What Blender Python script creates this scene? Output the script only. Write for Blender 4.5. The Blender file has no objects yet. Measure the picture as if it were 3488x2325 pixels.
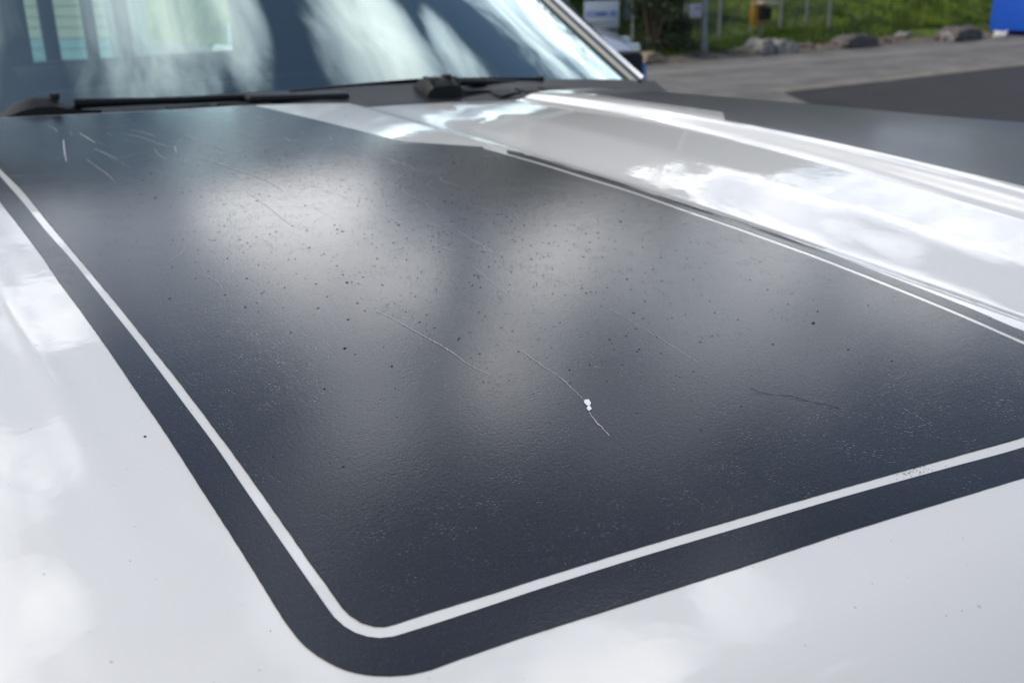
import bpy, bmesh, math, random
from mathutils import Vector, Matrix
from mathutils.geometry import delaunay_2d_cdt
random.seed(7)
R = math.radians
SC = bpy.context.scene
COL = SC.collection

# ------------------------------------------------------------------ camera
cd = bpy.data.cameras.new('camera')
cam = bpy.data.objects.new('camera', cd)
COL.objects.link(cam)
rt, dn, fw = (0.826325, -0.562807, -0.020854), (-0.206943, -0.268985, -0.940650), (0.523795, 0.781598, -0.338738)
cam.matrix_world = Matrix(((rt[0], -dn[0], -fw[0], -0.97), (rt[1], -dn[1], -fw[1], 0.0), (rt[2], -dn[2], -fw[2], 1.42), (0, 0, 0, 1)))
cd.lens = 35.97
cd.sensor_width = 36
cd.clip_start = 0.02
cd.clip_end = 900
cd.dof.use_dof = True
cd.dof.focus_distance = 0.66
cd.dof.aperture_fstop = 10.5
SC.camera = cam

# ------------------------------------------------------------------ sky and sun
def direction(az, el):      # azimuth from +Y towards +X
    return (math.sin(R(az)) * math.cos(R(el)), math.cos(R(az)) * math.cos(R(el)), math.sin(R(el)))
SUN_AZ, SUN_EL = -70, 46
w = bpy.data.worlds.new('World')
SC.world = w
w.use_nodes = True
nt = w.node_tree
nt.nodes.clear()
def N(tree, typ, **kw):
    n = tree.nodes.new(typ)
    for k, v in kw.items():
        setattr(n, k, v)
    return n
def mathn(tree, op, a, b=None, clamp=False):
    n = N(tree, 'ShaderNodeMath', operation=op)
    n.use_clamp = clamp
    for i, q in enumerate((a, b)):
        if q is None: continue
        if isinstance(q, (int, float)): n.inputs[i].default_value = q
        else: tree.links.new(q, n.inputs[i])
    return n.outputs[0]
def maprange(tree, val, a, b, c, d, smooth=False):
    n = N(tree, 'ShaderNodeMapRange')
    if smooth: n.interpolation_type = 'SMOOTHSTEP'
    tree.links.new(val, n.inputs[0])
    for i, q in enumerate((a, b, c, d)): n.inputs[i + 1].default_value = q
    return n.outputs[0]
sky = N(nt, 'ShaderNodeTexSky')
sky.sky_type = 'NISHITA'
sky.sun_disc = False
sky.sun_elevation = R(SUN_EL)
sky.sun_rotation = R(SUN_AZ)
sky.air_density = 1.0
sky.dust_density = 1.5
tc = N(nt, 'ShaderNodeTexCoord')
sep = N(nt, 'ShaderNodeSeparateXYZ')
nt.links.new(tc.outputs['Generated'], sep.inputs[0])
zz = mathn(nt, 'ADD', mathn(nt, 'MAXIMUM', sep.outputs[2], 0.0), 0.22)
cmb = N(nt, 'ShaderNodeCombineXYZ')
nt.links.new(mathn(nt, 'DIVIDE', sep.outputs[0], zz), cmb.inputs[0])
nt.links.new(mathn(nt, 'DIVIDE', sep.outputs[1], zz), cmb.inputs[1])
def skynoise(scale, detail, off, rough=0.55, dist=0.0):
    m = N(nt, 'ShaderNodeMapping')
    nt.links.new(cmb.outputs[0], m.inputs[0])
    m.inputs['Location'].default_value = off
    n = N(nt, 'ShaderNodeTexNoise')
    nt.links.new(m.outputs[0], n.inputs['Vector'])
    n.inputs['Scale'].default_value = scale
    n.inputs['Detail'].default_value = detail
    n.inputs['Roughness'].default_value = rough
    n.inputs['Distortion'].default_value = dist
    return n.outputs[0]
n1 = skynoise(1.3, 7, (3.1, 1.7, 0), 0.56, 0.3)
n2 = skynoise(4.2, 12, (9.2, 4.4, 2), 0.62, 0.6)
# brighter and thinner cloud, plus an added dimming behind the camera that darkens the nose: (azimuth, elevation, radius in degrees, amount)
LOBES = [(22.5, 20, 4.0, 1.5), (22.5, 24, 3, .4), (29.6, 25.6, 2.4, 1.1), (38.5, 22, 4.2, .95), (44.5, 22.5, 6, .4), (37.7, 31.3, 3.2, .8), (28, 35.6, 2.6, .45),
         (54, 32, 5, .45), (50, 21, 9, .5), (64, 20, 6, .4), (50, 50, 4.5, .85), (12, 66, 4.5, .8), (26, 62, 5, .6), (14, 20, 5, .3), (0, 36, 3, .5), (7, 26.5, 2.6, .45), (-4, 44, 3, .45), (3, 31, 2.5, -.4), (-9, 37, 3.5, .3), (5, 40, 3, -.3), (-1, 28, 3, .3),
         (33.3, 21, 3.4, -.5), (32.5, 29, 2.4, -.35), (70, 36, 13, -.5), (43, 58, 6, -.25), (37, 44, 9, -.4), (18, 31, 7, -.45), (180, 25, 85, -.9),
         (47, 27, 3, .5), (52, 24, 2.5, .4), (25, 29, 2.6, .35), (42, 29.5, 2.4, -.4), (35.5, 25.5, 1.8, .35), (17, 24.5, 3, .15), (47, 34, 3, .3), (58, 29, 3, .35),
         (33, 62, 3, .4), (18, 60, 3, -.3), (48, 57, 3, .4), (57, 41, 3, .45), (53, 36, 2.5, -.3), (2, 66, 4, .4), (-12, 58, 4, .35)]
acc = None
for az, el, rad, amp in LOBES:
    d = N(nt, 'ShaderNodeVectorMath', operation='DOT_PRODUCT')
    nt.links.new(tc.outputs['Generated'], d.inputs[0])
    d.inputs[1].default_value = direction(az, el)
    v = maprange(nt, d.outputs['Value'], math.cos(R(rad * 1.5)), math.cos(R(rad * .15)), 0, amp, True)
    acc = v if acc is None else mathn(nt, 'ADD', acc, v)
cover = maprange(nt, n1, .36, .60, 0, 1, True)
fine = maprange(nt, n2, .34, .66, -.36, .38)
n3 = skynoise(2.8, 10, (1.3, 7.7, 5), 0.64, 0.9)
acc = mathn(nt, 'MULTIPLY', acc, maprange(nt, n3, .36, .62, .35, 1.55))
dens = mathn(nt, 'ADD', mathn(nt, 'ADD', mathn(nt, 'MULTIPLY', cover, .66), fine), acc)
mask = maprange(nt, dens, .0, .45, 0.12, 1, True)
bright = maprange(nt, dens, .1, 1.5, 1.6, 25.0)
cc = N(nt, 'ShaderNodeCombineXYZ')
nt.links.new(mathn(nt, 'MULTIPLY', bright, maprange(nt, bright, 3, 18, .84, .985)), cc.inputs[0])
nt.links.new(mathn(nt, 'MULTIPLY', bright, maprange(nt, bright, 3, 18, .97, .99)), cc.inputs[1])
nt.links.new(mathn(nt, 'MULTIPLY', bright, maprange(nt, bright, 3, 18, 1.20, 1.0)), cc.inputs[2])
mx = N(nt, 'ShaderNodeMix', data_type='RGBA')
nt.links.new(mask, mx.inputs[0])
nt.links.new(sky.outputs[0], mx.inputs[6])
nt.links.new(cc.outputs[0], mx.inputs[7])
bg = N(nt, 'ShaderNodeBackground')
bg.inputs['Strength'].default_value = 0.1
nt.links.new(mx.outputs[2], bg.inputs['Color'])
wo = N(nt, 'ShaderNodeOutputWorld')
nt.links.new(bg.outputs[0], wo.inputs[0])

sd = bpy.data.lights.new('sun', 'SUN')
sd.energy = 1.75
sd.angle = R(12)
sd.color = (1.0, .92, .80)
sun = bpy.data.objects.new('sun', sd)
COL.objects.link(sun)
sun.rotation_euler = Vector(direction(SUN_AZ, SUN_EL)).to_track_quat('Z', 'Y').to_euler()

SC.view_settings.view_transform = 'Standard'
SC.view_settings.look = 'None'
SC.view_settings.exposure = 0.44
SC.view_settings.gamma = 1
SC.view_settings.use_curve_mapping = False
SC.cycles.use_denoising = True
SC.cycles.max_bounces = 8
SC.cycles.transparent_max_bounces = 12

# ------------------------------------------------------------------ materials
def mat(name, col, rough=.5, metal=0.0, coat=0.0, coat_rough=.03, var=0.0, vscale=3.0, vdetail=6, bump=0.0, bscale=40.0, bdist=.01, spec=.5, col2=None, emis=None):
    m = bpy.data.materials.new(name)
    m.use_nodes = True
    t = m.node_tree
    p = t.nodes['Principled BSDF']
    p.inputs['Base Color'].default_value = (*col, 1)
    p.inputs['Roughness'].default_value = rough
    p.inputs['Metallic'].default_value = metal
    p.inputs['Coat Weight'].default_value = coat
    p.inputs['Coat Roughness'].default_value = coat_rough
    p.inputs['Specular IOR Level'].default_value = spec
    if var or bump or col2:
        tcn = N(t, 'ShaderNodeTexCoord')
    if var or col2:
        n = N(t, 'ShaderNodeTexNoise')
        t.links.new(tcn.outputs['Object'], n.inputs['Vector'])
        n.inputs['Scale'].default_value = vscale
        n.inputs['Detail'].default_value = vdetail
        n.inputs['Roughness'].default_value = .62
        r = N(t, 'ShaderNodeValToRGB')
        a, b = col, col2 or tuple(min(1, c * (1 - var)) for c in col)
        r.color_ramp.elements[0].position = .35; r.color_ramp.elements[0].color = (*b, 1)
        r.color_ramp.elements[1].position = .65; r.color_ramp.elements[1].color = (*a, 1)
        t.links.new(n.outputs[0], r.inputs[0])
        t.links.new(r.outputs[0], p.inputs['Base Color'])
    if bump:
        n = N(t, 'ShaderNodeTexNoise')
        t.links.new(tcn.outputs['Object'], n.inputs['Vector'])
        n.inputs['Scale'].default_value = bscale
        n.inputs['Detail'].default_value = 5
        b = N(t, 'ShaderNodeBump')
        b.inputs['Strength'].default_value = bump
        b.inputs['Distance'].default_value = bdist
        t.links.new(n.outputs[0], b.inputs['Height'])
        t.links.new(b.outputs[0], p.inputs['Normal'])
    return m

def white_paint():
    m = mat('white_paint', (.73, .725, .70), .35, coat=1.0, coat_rough=.025)
    t = m.node_tree; m.node_tree.nodes['Principled BSDF'].inputs['Coat IOR'].default_value = 1.62; p = t.nodes['Principled BSDF']
    tcn = N(t, 'ShaderNodeTexCoord')
    # road dust: sparse tiny specks and a faint uneven film
    v = N(t, 'ShaderNodeTexVoronoi'); v.inputs['Scale'].default_value = 95
    t.links.new(tcn.outputs['Object'], v.inputs['Vector'])
    n = N(t, 'ShaderNodeTexNoise'); n.inputs['Scale'].default_value = 42; n.inputs['Detail'].default_value = 2
    t.links.new(tcn.outputs['Object'], n.inputs['Vector'])
    lim = maprange(t, n.outputs[0], .52, .80, .0, .17)
    spk = mathn(t, 'LESS_THAN', v.outputs['Distance'], lim)
    n2_ = N(t, 'ShaderNodeTexNoise'); n2_.inputs['Scale'].default_value = 7; n2_.inputs['Detail'].default_value = 7
    t.links.new(tcn.outputs['Object'], n2_.inputs['Vector'])
    film = maprange(t, n2_.outputs[0], .35, .75, 0, .06)
    mx1 = N(t, 'ShaderNodeMix', data_type='RGBA')
    t.links.new(film, mx1.inputs[0]); mx1.inputs[6].default_value = (.73, .725, .70, 1); mx1.inputs[7].default_value = (.50, .47, .42, 1)
    mx2 = N(t, 'ShaderNodeMix', data_type='RGBA')
    t.links.new(mathn(t, 'MULTIPLY', spk, .5), mx2.inputs[0]); t.links.new(mx1.outputs[2], mx2.inputs[6]); mx2.inputs[7].default_value = (.33, .30, .25, 1)
    t.links.new(mx2.outputs[2], p.inputs['Base Color'])
    b = N(t, 'ShaderNodeBump'); b.inputs['Strength'].default_value = .05; b.inputs['Distance'].default_value = .002
    n3 = N(t, 'ShaderNodeTexNoise'); n3.inputs['Scale'].default_value = 55; n3.inputs['Detail'].default_value = 2
    t.links.new(tcn.outputs['Object'], n3.inputs['Vector'])
    t.links.new(n3.outputs[0], b.inputs['Height'])
    t.links.new(b.outputs[0], p.inputs['Coat Normal'])
    return m

def vinyl(name='black_vinyl', spec=.14, coat=.95):
    m = mat(name, (.02, .023, .03), .34, spec=spec, coat=coat)
    t = m.node_tree; p = t.nodes['Principled BSDF']; p.inputs['Coat IOR'].default_value = 1.36
    tcn = N(t, 'ShaderNodeTexCoord')
    def noise(scale, detail=4, rough=.6, vec=None, dist=0):
        n = N(t, 'ShaderNodeTexNoise'); n.inputs['Scale'].default_value = scale; n.inputs['Detail'].default_value = detail
        n.inputs['Roughness'].default_value = rough; n.inputs['Distortion'].default_value = dist
        t.links.new(vec or tcn.outputs['Object'], n.inputs['Vector'])
        return n.outputs[0]
    # worn, chalky film: fine light flecks over slow clouds of fading
    fl = maprange(t, noise(900, 3, .7), .56, .86, 0, 1)
    sl = noise(5, 6)
    mx1 = N(t, 'ShaderNodeMix', data_type='RGBA')
    t.links.new(maprange(t, sl, .3, .7, 0, 1), mx1.inputs[0])
    mx1.inputs[6].default_value = (.006, .008, .013, 1); mx1.inputs[7].default_value = (.011, .014, .025, 1)
    mx2 = N(t, 'ShaderNodeMix', data_type='RGBA')
    t.links.new(fl, mx2.inputs[0]); t.links.new(mx1.outputs[2], mx2.inputs[6]); mx2.inputs[7].default_value = (.075, .085, .10, 1)
    t.links.new(mx2.outputs[2], p.inputs['Base Color'])
    # wiping marks: stretched, bent noise in the gloss
    mp = N(t, 'ShaderNodeMapping'); mp.inputs['Rotation'].default_value = (0, 0, R(35)); mp.inputs['Scale'].default_value = (1, 7, 1)
    t.links.new(tcn.outputs['Object'], mp.inputs[0])
    wipe = noise(9, 5, .7, mp.outputs[0], 1.2)
    ro = mathn(t, 'ADD', maprange(t, wipe, .3, .7, -.02, .03), mathn(t, 'ADD', maprange(t, noise(380, 2), .3, .7, -.02, .02), VINYL_ROUGH))
    t.links.new(ro, p.inputs['Coat Roughness'])
    # grit in the film: pits and grains
    v = N(t, 'ShaderNodeTexVoronoi'); v.inputs['Scale'].default_value = 360
    t.links.new(tcn.outputs['Object'], v.inputs['Vector'])
    pits = maprange(t, v.outputs['Distance'], .0, .34, -1.2, 0)
    sel = maprange(t, noise(45, 3), .46, .62, 0, 1)
    hgt = mathn(t, 'ADD', mathn(t, 'MULTIPLY', pits, sel), mathn(t, 'ADD', mathn(t, 'MULTIPLY', noise(420, 4, .65), 1.0), mathn(t, 'MULTIPLY', wipe, .3)))
    b = N(t, 'ShaderNodeBump'); b.inputs['Strength'].default_value = .32; b.inputs['Distance'].default_value = .0005
    t.links.new(hgt, b.inputs['Height'])
    t.links.new(b.outputs[0], p.inputs['Normal'])
    b = N(t, 'ShaderNodeBump'); b.inputs['Strength'].default_value = .16; b.inputs['Distance'].default_value = .0005
    t.links.new(hgt, b.inputs['Height']); t.links.new(b.outputs[0], p.inputs['Coat Normal'])
    return m
VINYL_ROUGH = .085
M_WHITE = white_paint()
M_VINYL = vinyl()
M_VINYL_DULL = vinyl('dull_black_vinyl', .42, .22)
M_PLASTIC = mat('black_plastic', (.006, .006, .007), .5, spec=.3, bump=.25, bscale=300, bdist=.0008)
M_PLASTIC_GREY = mat('faded_plastic', (.013, .012, .016), .5, var=.35, vscale=12, bump=.2, bscale=260, bdist=.0008)
M_RUBBER = mat('black_rubber', (.01, .01, .011), .6)
M_GASKET = mat('grey_gasket', (.07, .085, .09), .35)
M_CRACK = mat('bared_paint', (.60, .60, .58), .5, var=.45, vscale=260)
M_CHIP = mat('bared_white', (.82, .84, .86), .45)
M_DIRT = mat('dark_dirt', (.012, .010, .007), .8)
M_INTERIOR = mat('cab_interior', (.035, .042, .046), .8, var=.2, vscale=6)
M_DASH = mat('dashboard_skin', (.055, .065, .066), .7, bump=.3, bscale=200, bdist=.001)
M_FRIT = mat('black_glass_band', (.035, .035, .042), .5)
M_CHROME = mat('chrome', (.6, .6, .6), .12, metal=1)
M_RIM = mat('wheel_alloy', (.35, .35, .36), .3, metal=1)
M_ORANGE = mat('amber_lens', (.6, .2, .03), .15)

def glass_mat(name, tint, refl, ior=1.5):
    m = bpy.data.materials.new(name); m.use_nodes = True
    t = m.node_tree; t.nodes.clear()
    tr = N(t, 'ShaderNodeBsdfTransparent'); tr.inputs[0].default_value = (*tint, 1)
    gl = N(t, 'ShaderNodeBsdfGlossy'); gl.inputs['Roughness'].default_value = .02; gl.inputs['Color'].default_value = (.80, .97, .95, 1)
    fr = N(t, 'ShaderNodeFresnel'); fr.inputs['IOR'].default_value = ior
    tcn = N(t, 'ShaderNodeTexCoord')
    n = N(t, 'ShaderNodeTexNoise'); n.inputs['Scale'].default_value = 2.2; n.inputs['Detail'].default_value = 1
    t.links.new(tcn.outputs['Object'], n.inputs['Vector'])
    b = N(t, 'ShaderNodeBump'); b.inputs['Strength'].default_value = .25; b.inputs['Distance'].default_value = .02
    t.links.new(n.outputs[0], b.inputs['Height']); t.links.new(b.outputs[0], gl.inputs['Normal'])
    fac = mathn(t, 'MULTIPLY', fr.outputs[0], refl, True)
    mixn = N(t, 'ShaderNodeMixShader')
    t.links.new(fac, mixn.inputs[0]); t.links.new(tr.outputs[0], mixn.inputs[1]); t.links.new(gl.outputs[0], mixn.inputs[2])
    o = N(t, 'ShaderNodeOutputMaterial'); t.links.new(mixn.outputs[0], o.inputs[0])
    return m
M_GLASS = glass_mat('windshield_glass', (.84, .98, .97), 2.3, 1.8)
M_PANE = glass_mat('side_glass', (.85, .95, .92), .8)

# ------------------------------------------------------------------ helpers
def tag(o, label, cat, group=None, kind=None):
    if label: o['label'] = label
    if cat: o['category'] = cat
    if group: o['group'] = group
    if kind: o['kind'] = kind
    return o
def empty(name, loc=(0, 0, 0), rz=0.0):
    o = bpy.data.objects.new(name, None); o.empty_display_size = .2
    COL.objects.link(o); o.location = loc; o.rotation_euler = (0, 0, rz)
    return o
def link(name, me, m, parent=None, smooth=False):
    if m is not None: me.materials.append(m)
    if smooth:
        for p in me.polygons: p.use_smooth = True
    o = bpy.data.objects.new(name, me); COL.objects.link(o)
    if parent is not None: o.parent = parent
    return o
class MB:
    """collects simple shapes into one mesh"""
    def __init__(s): s.v = []; s.f = []
    def add(s, v, f):
        k = len(s.v); s.v += [tuple(p) for p in v]; s.f += [tuple(i + k for i in q) for q in f]; return s
    def box(s, c, d, rot=None, taper=1.0):
        x, y, z = (q / 2 for q in d)
        v = [Vector((sx * x * (taper if sz > 0 else 1), sy * y * (taper if sz > 0 else 1), sz * z)) for sz in (-1, 1) for sy in (-1, 1) for sx in (-1, 1)]
        if rot: 
            mm = Matrix.Rotation(rot[2], 3, 'Z') @ Matrix.Rotation(rot[1], 3, 'Y') @ Matrix.Rotation(rot[0], 3, 'X')
            v = [mm @ p for p in v]
        v = [p + Vector(c) for p in v]
        return s.add(v, [(0, 2, 3, 1), (4, 5, 7, 6), (0, 1, 5, 4), (2, 6, 7, 3), (0, 4, 6, 2), (1, 3, 7, 5)])
    def tube(s, pts, r, n=8, caps=True):
        pts = [Vector(p) for p in pts]; rr = r if isinstance(r, (list, tuple)) else [r] * len(pts)
        rings = []
        for i, p in enumerate(pts):
            t = (pts[min(i + 1, len(pts) - 1)] - pts[max(i - 1, 0)]).normalized()
            a = t.cross(Vector((0, 0, 1)))
            if a.length < .05: a = t.cross(Vector((0, 1, 0)))
            a.normalize(); b = t.cross(a)
            rings.append([p + (a * math.cos(q) + b * math.sin(q)) * rr[i] for q in (2 * math.pi * j / n for j in range(n))])
        v = [q for g in rings for q in g]
        f = [(i * n + j, i * n + (j + 1) % n, (i + 1) * n + (j + 1) % n, (i + 1) * n + j) for i in range(len(pts) - 1) for j in range(n)]
        if caps: f += [tuple(range(n))[::-1], tuple((len(pts) - 1) * n + j for j in range(n))]
        return s.add(v, f)
    def loft(s, secs, close=True, caps=True):
        n = len(secs[0]); v = [q for g in secs for q in g]; f = []
        for i in range(len(secs) - 1):
            for j in range(n if close else n - 1):
                f.append((i * n + j, i * n + (j + 1) % n, (i + 1) * n + (j + 1) % n, (i + 1) * n + j))
        if caps and close: f += [tuple(range(n))[::-1], tuple((len(secs) - 1) * n + j for j in range(n))]
        return s.add(v, f)
    def obj(s, name, m, parent=None, smooth=False, bevel=0.0, seg=2):
        me = bpy.data.meshes.new(name); me.from_pydata(s.v, [], s.f)
        bm = bmesh.new(); bm.from_mesh(me); bmesh.ops.recalc_face_normals(bm, faces=bm.faces)
        if bevel:
            es = [e for e in bm.edges if len(e.link_faces) == 2 and e.calc_face_angle(0) > .5]
            bmesh.ops.bevel(bm, geom=es, offset=bevel, segments=seg, affect='EDGES', profile=.5)
        bm.to_mesh(me); bm.free()
        o = link(name, me, m, parent, smooth)
        if smooth:
            for e in me.edges: pass
            try: me.set_sharp_from_angle(angle=R(38))
            except Exception: pass
        return o

# ------------------------------------------------------------------ the hood surface
XS = [-1.12,-1.0,-.90,-.82,-.5,-.24,-.174,-.170,-.1665,-.163,-.149,-.140,0,.115,.135,.165,.19,.5,.78,.95,1.12]
ZS = [-.060,-.020,-.004,0,.001,.0,-.0004,-.0012,-.0030,-.0026,-.0066,-.0072,-.001,-.001,.001,.0110,.0130,-.002,-.024,-.045,-.13]
def _tangents():
    n = len(XS); d = [(ZS[i + 1] - ZS[i]) / (XS[i + 1] - XS[i]) for i in range(n - 1)]
    m = [d[0]] + [0] * (n - 2) + [d[-1]]
    for i in range(1, n - 1):
        h0 = XS[i] - XS[i - 1]; h1 = XS[i + 1] - XS[i]
        if d[i - 1] * d[i] > 0:
            w1 = 2 * h1 + h0; w2 = h1 + 2 * h0; m[i] = (w1 + w2) / (w1 / d[i - 1] + w2 / d[i])
    return m
MS = _tangents()
def section(x):
    if x <= XS[0]: return ZS[0] + MS[0] * (x - XS[0])
    if x >= XS[-1]: return ZS[-1] + MS[-1] * (x - XS[-1])
    i = 0
    while x > XS[i + 1]: i += 1
    h = XS[i + 1] - XS[i]; t = (x - XS[i]) / h
    return (2*t**3 - 3*t*t + 1)*ZS[i] + (t**3 - 2*t*t + t)*h*MS[i] + (-2*t**3 + 3*t*t)*ZS[i + 1] + (t**3 - t*t)*h*MS[i + 1]
SLOPE = math.tan(R(4.8))
def noseY(x): return .300-.035*max(0,1-(x/1.0)**2)
def hood(x,y):
    xw=x
    k=abs(x+.19)
    if k<.15:
        k=min(1,(.15-k)/.10); k=k*k*(3-2*k)
        xw=x+(-.019+.064*(min(y,1.35)-.43))*k
    z=1.12+SLOPE*(y-.333)+section(xw)
    # gentle fore and aft crown
    z-=.012*((y-.95)/.65)**2-.012
    t=min(1,max(0,(x+.35)/.6)); t=t*t*(3-2*t)
    if y>.75: z-=(.004+.040*t)*(y-.75)**2
    d=noseY(x)-y
    if d>0: z-=3.0*d*d
    if x>.25: z-=.28*(x-.25)**2*(y-.92)
    # soft shoulder line near the outer edge
    c=-.868+.01*(y-.8)
    if .45<y<1.6:
        w=min(1,(y-.45)/.35)
        t=(x-c)/.012
        z+=.0011*w*math.exp(-t*t)
    return z

def hood_normal(x, y, e=.003):
    return Vector((-(hood(x + e, y) - hood(x - e, y)) / (2 * e), -(hood(x, y + e) - hood(x, y - e)) / (2 * e), 1)).normalized()
REAR = [(-1.05, 1.90), (-.95, 1.85), (-.7286, 1.742), (-.6112, 1.7024), (-.4869, 1.6683), (-.3673, 1.6424), (-.286, 1.6202), (-.2174, 1.602), (0, 1.598), (.2, 1.602), (.29, 1.62), (.37, 1.642), (.49, 1.668), (.61, 1.702), (.73, 1.742), (.95, 1.85), (1.05, 1.90)]
def interp(tab, x):
    if x <= tab[0][0]: return tab[0][1]
    for a, b in zip(tab, tab[1:]):
        if x <= b[0]: return a[1] + (b[1] - a[1]) * (x - a[0]) / (b[0] - a[0])
    return tab[-1][1]
def rear_y(x): return sum(interp(REAR, x + d) for d in (-.04, -.02, 0, .02, .04)) / 5
def front_y(x): return -.03 + .10 * x * x + .25 * max(0, abs(x) - .6) ** 2

truck = empty('pickup_truck')
tag(truck, 'white pickup truck with wide cracked matt black stripes along its hood', 'pickup truck')

def build_hood():
    xs = []; x = -.99
    while x < .99:
        xs.append(x)
        fine = -.26 < x < -.115 or .10 < x < .225 or -.9 < x < -.83
        x += .0028 if fine else .0125
    xs.append(.99)
    nv = 150
    v = []; f = []; no = []
    for x in xs:
        y0, y1 = front_y(x), rear_y(x)
        for j in range(nv + 1):
            t = j / nv; y = y0 + (y1 - y0) * t
            v.append((x, y, hood(x, y)))
            no.append(hood_normal(x, y))
    nn = nv + 1
    f = [(i * nn + j, (i + 1) * nn + j, (i + 1) * nn + j + 1, i * nn + j + 1) for i in range(len(xs) - 1) for j in range(nv)]
    # turned-down rim all round
    rim = [i * nn for i in range(len(xs))] + [(len(xs) - 1) * nn + j for j in range(1, nn)] + [i * nn + nv for i in range(len(xs) - 2, -1, -1)] + [j for j in range(nv - 1, 0, -1)]
    base = len(v); L = len(rim)
    for k, (ins, dz) in enumerate(((.0015, -.003), (.003, -.018), (.05, -.020))):
        for i in rim:
            p = Vector(v[i]); c = Vector((0, .85, p.z)); d = (c - p); d.z = 0; d.normalize()
            sgn = -1 if k < 1 else (1 if k == 2 else -1)
            v.append(tuple(p - d * (.002 if k < 2 else -.04) + Vector((0, 0, dz)))); no.append(-d)
    prev = rim
    for k in range(3):
        cur = [base + k * L + j for j in range(L)]
        f += [(prev[(j + 1) % L], prev[j], cur[j], cur[(j + 1) % L]) for j in range(L)]
        prev = cur
    me = bpy.data.meshes.new('hood'); me.from_pydata(v, [], f)
    for p in me.polygons: p.use_smooth = True
    me.normals_split_custom_set_from_vertices([tuple(q) for q in no])
    return link('hood', me, M_WHITE, truck)
hood_o = build_hood()
hood_o['label'] = 'broad white hood with a raised dome either side of its middle'

# ------------------------------------------------------------------ the stripes: vinyl film laid on the hood
OUTER=[(-0.8193,1.1973),(-0.8196,1.0868),(-0.8202,0.9873),(-0.8218,0.9198),(-0.8222,0.8227),(-0.8231,0.7386),(-0.8241,0.6900),(-0.8250,0.6120),(-0.8269,0.5434),(-0.8285,0.4796),(-0.8299,0.4381),(-0.8309,0.4075),(-0.8307,0.3968),(-0.8297,0.3876),(-0.8275,0.3786),(-0.8231,0.3681),(-0.8177,0.3602),(-0.8113,0.3544),(-0.8053,0.3503),(-0.7983,0.3470),(-0.7879,0.3444),(-0.7722,0.3432),(-0.7525,0.3412),(-0.7367,0.3395),(-0.6774,0.3319),(-0.6113,0.3237),(-0.5368,0.3154),(-0.4544,0.3045),(-0.3899,0.2959)]
PINOUT=[(-0.7989,1.3178),(-0.7993,1.1889),(-0.8008,1.0555),(-0.7998,0.9680),(-0.8002,0.9069),(-0.8007,0.8445),(-0.8014,0.7385),(-0.8028,0.6428),(-0.8039,0.5752),(-0.8057,0.5311),(-0.8076,0.4745),(-0.8090,0.4292),(-0.8096,0.4090),(-0.8097,0.3991),(-0.8084,0.3908),(-0.8059,0.3839),(-0.8022,0.3785),(-0.7976,0.3746),(-0.7921,0.3723),(-0.7861,0.3714),(-0.7731,0.3699),(-0.7358,0.3663),(-0.7188,0.3649),(-0.6549,0.3582),(-0.5850,0.3493),(-0.5074,0.3394),(-0.4215,0.3270),(-0.3543,0.3174)]
PININ=[(-0.7922,1.3578),(-0.7908,1.2347),(-0.7930,1.0755),(-0.7936,0.9784),(-0.7939,0.9031),(-0.7944,0.8194),(-0.7953,0.7314),(-0.7956,0.6807),(-0.7968,0.6192),(-0.7986,0.5420),(-0.8016,0.4601),(-0.8026,0.4330),(-0.8029,0.4172),(-0.8034,0.4026),(-0.8028,0.3956),(-0.8004,0.3884),(-0.7964,0.3830),(-0.7925,0.3803),(-0.7876,0.3794),(-0.7752,0.3784),(-0.7553,0.3763),(-0.7310,0.3735),(-0.7138,0.3719),(-0.6492,0.3649),(-0.5782,0.3560),(-0.4993,0.3459),(-0.4111,0.3341),(-0.3418,0.3249)]
RPININ=[(-0.2296,1.1630),(-0.2242,1.1139),(-0.2170,1.0502),(-0.2114,0.9715),(-0.2033,0.8904),(-0.2018,0.8530),(-0.1996,0.7947),(-0.1956,0.7318),(-0.1926,0.6584),(-0.1916,0.6303),(-0.1919,0.5602),(-0.1936,0.4922),(-0.1954,0.4600),(-0.1995,0.4106)]
RPINOUT=[(-0.2188,1.1218),(-0.2116,1.0577),(-0.2058,0.9787),(-0.1981,0.8966),(-0.1965,0.8590),(-0.1943,0.8004),(-0.1901,0.7372),(-0.1868,0.6635),(-0.1857,0.6353),(-0.1858,0.5649),(-0.1874,0.4966),(-0.1892,0.4640),(-0.1933,0.4143)]
REDGE=[(-0.2067,1.1425),(-0.1876,1.0745),(-0.1834,1.0073),(-0.1772,0.9211),(-0.1754,0.8826),(-0.1716,0.8241),(-0.1673,0.7705),(-0.1636,0.7198),(-0.1621,0.6852),(-0.1680,0.6011),(-0.1684,0.5533),(-0.1692,0.5153),(-0.1703,0.4756),(-0.1738,0.4260)]
KINK=[(-0.3668,1.6438),(-0.3341,1.4309),(-0.3041,1.2512),(-0.2716,1.2187),(-0.2239,1.1725)]
FARLIP=[(0.1743,1.1166),(0.1788,1.0050),(0.1876,0.8619),(0.1951,0.7495),(0.2039,0.6553)]
FARNOTCH=[(0.2261,1.5963),(0.2088,1.3735),(0.2261,1.1728)]
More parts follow.
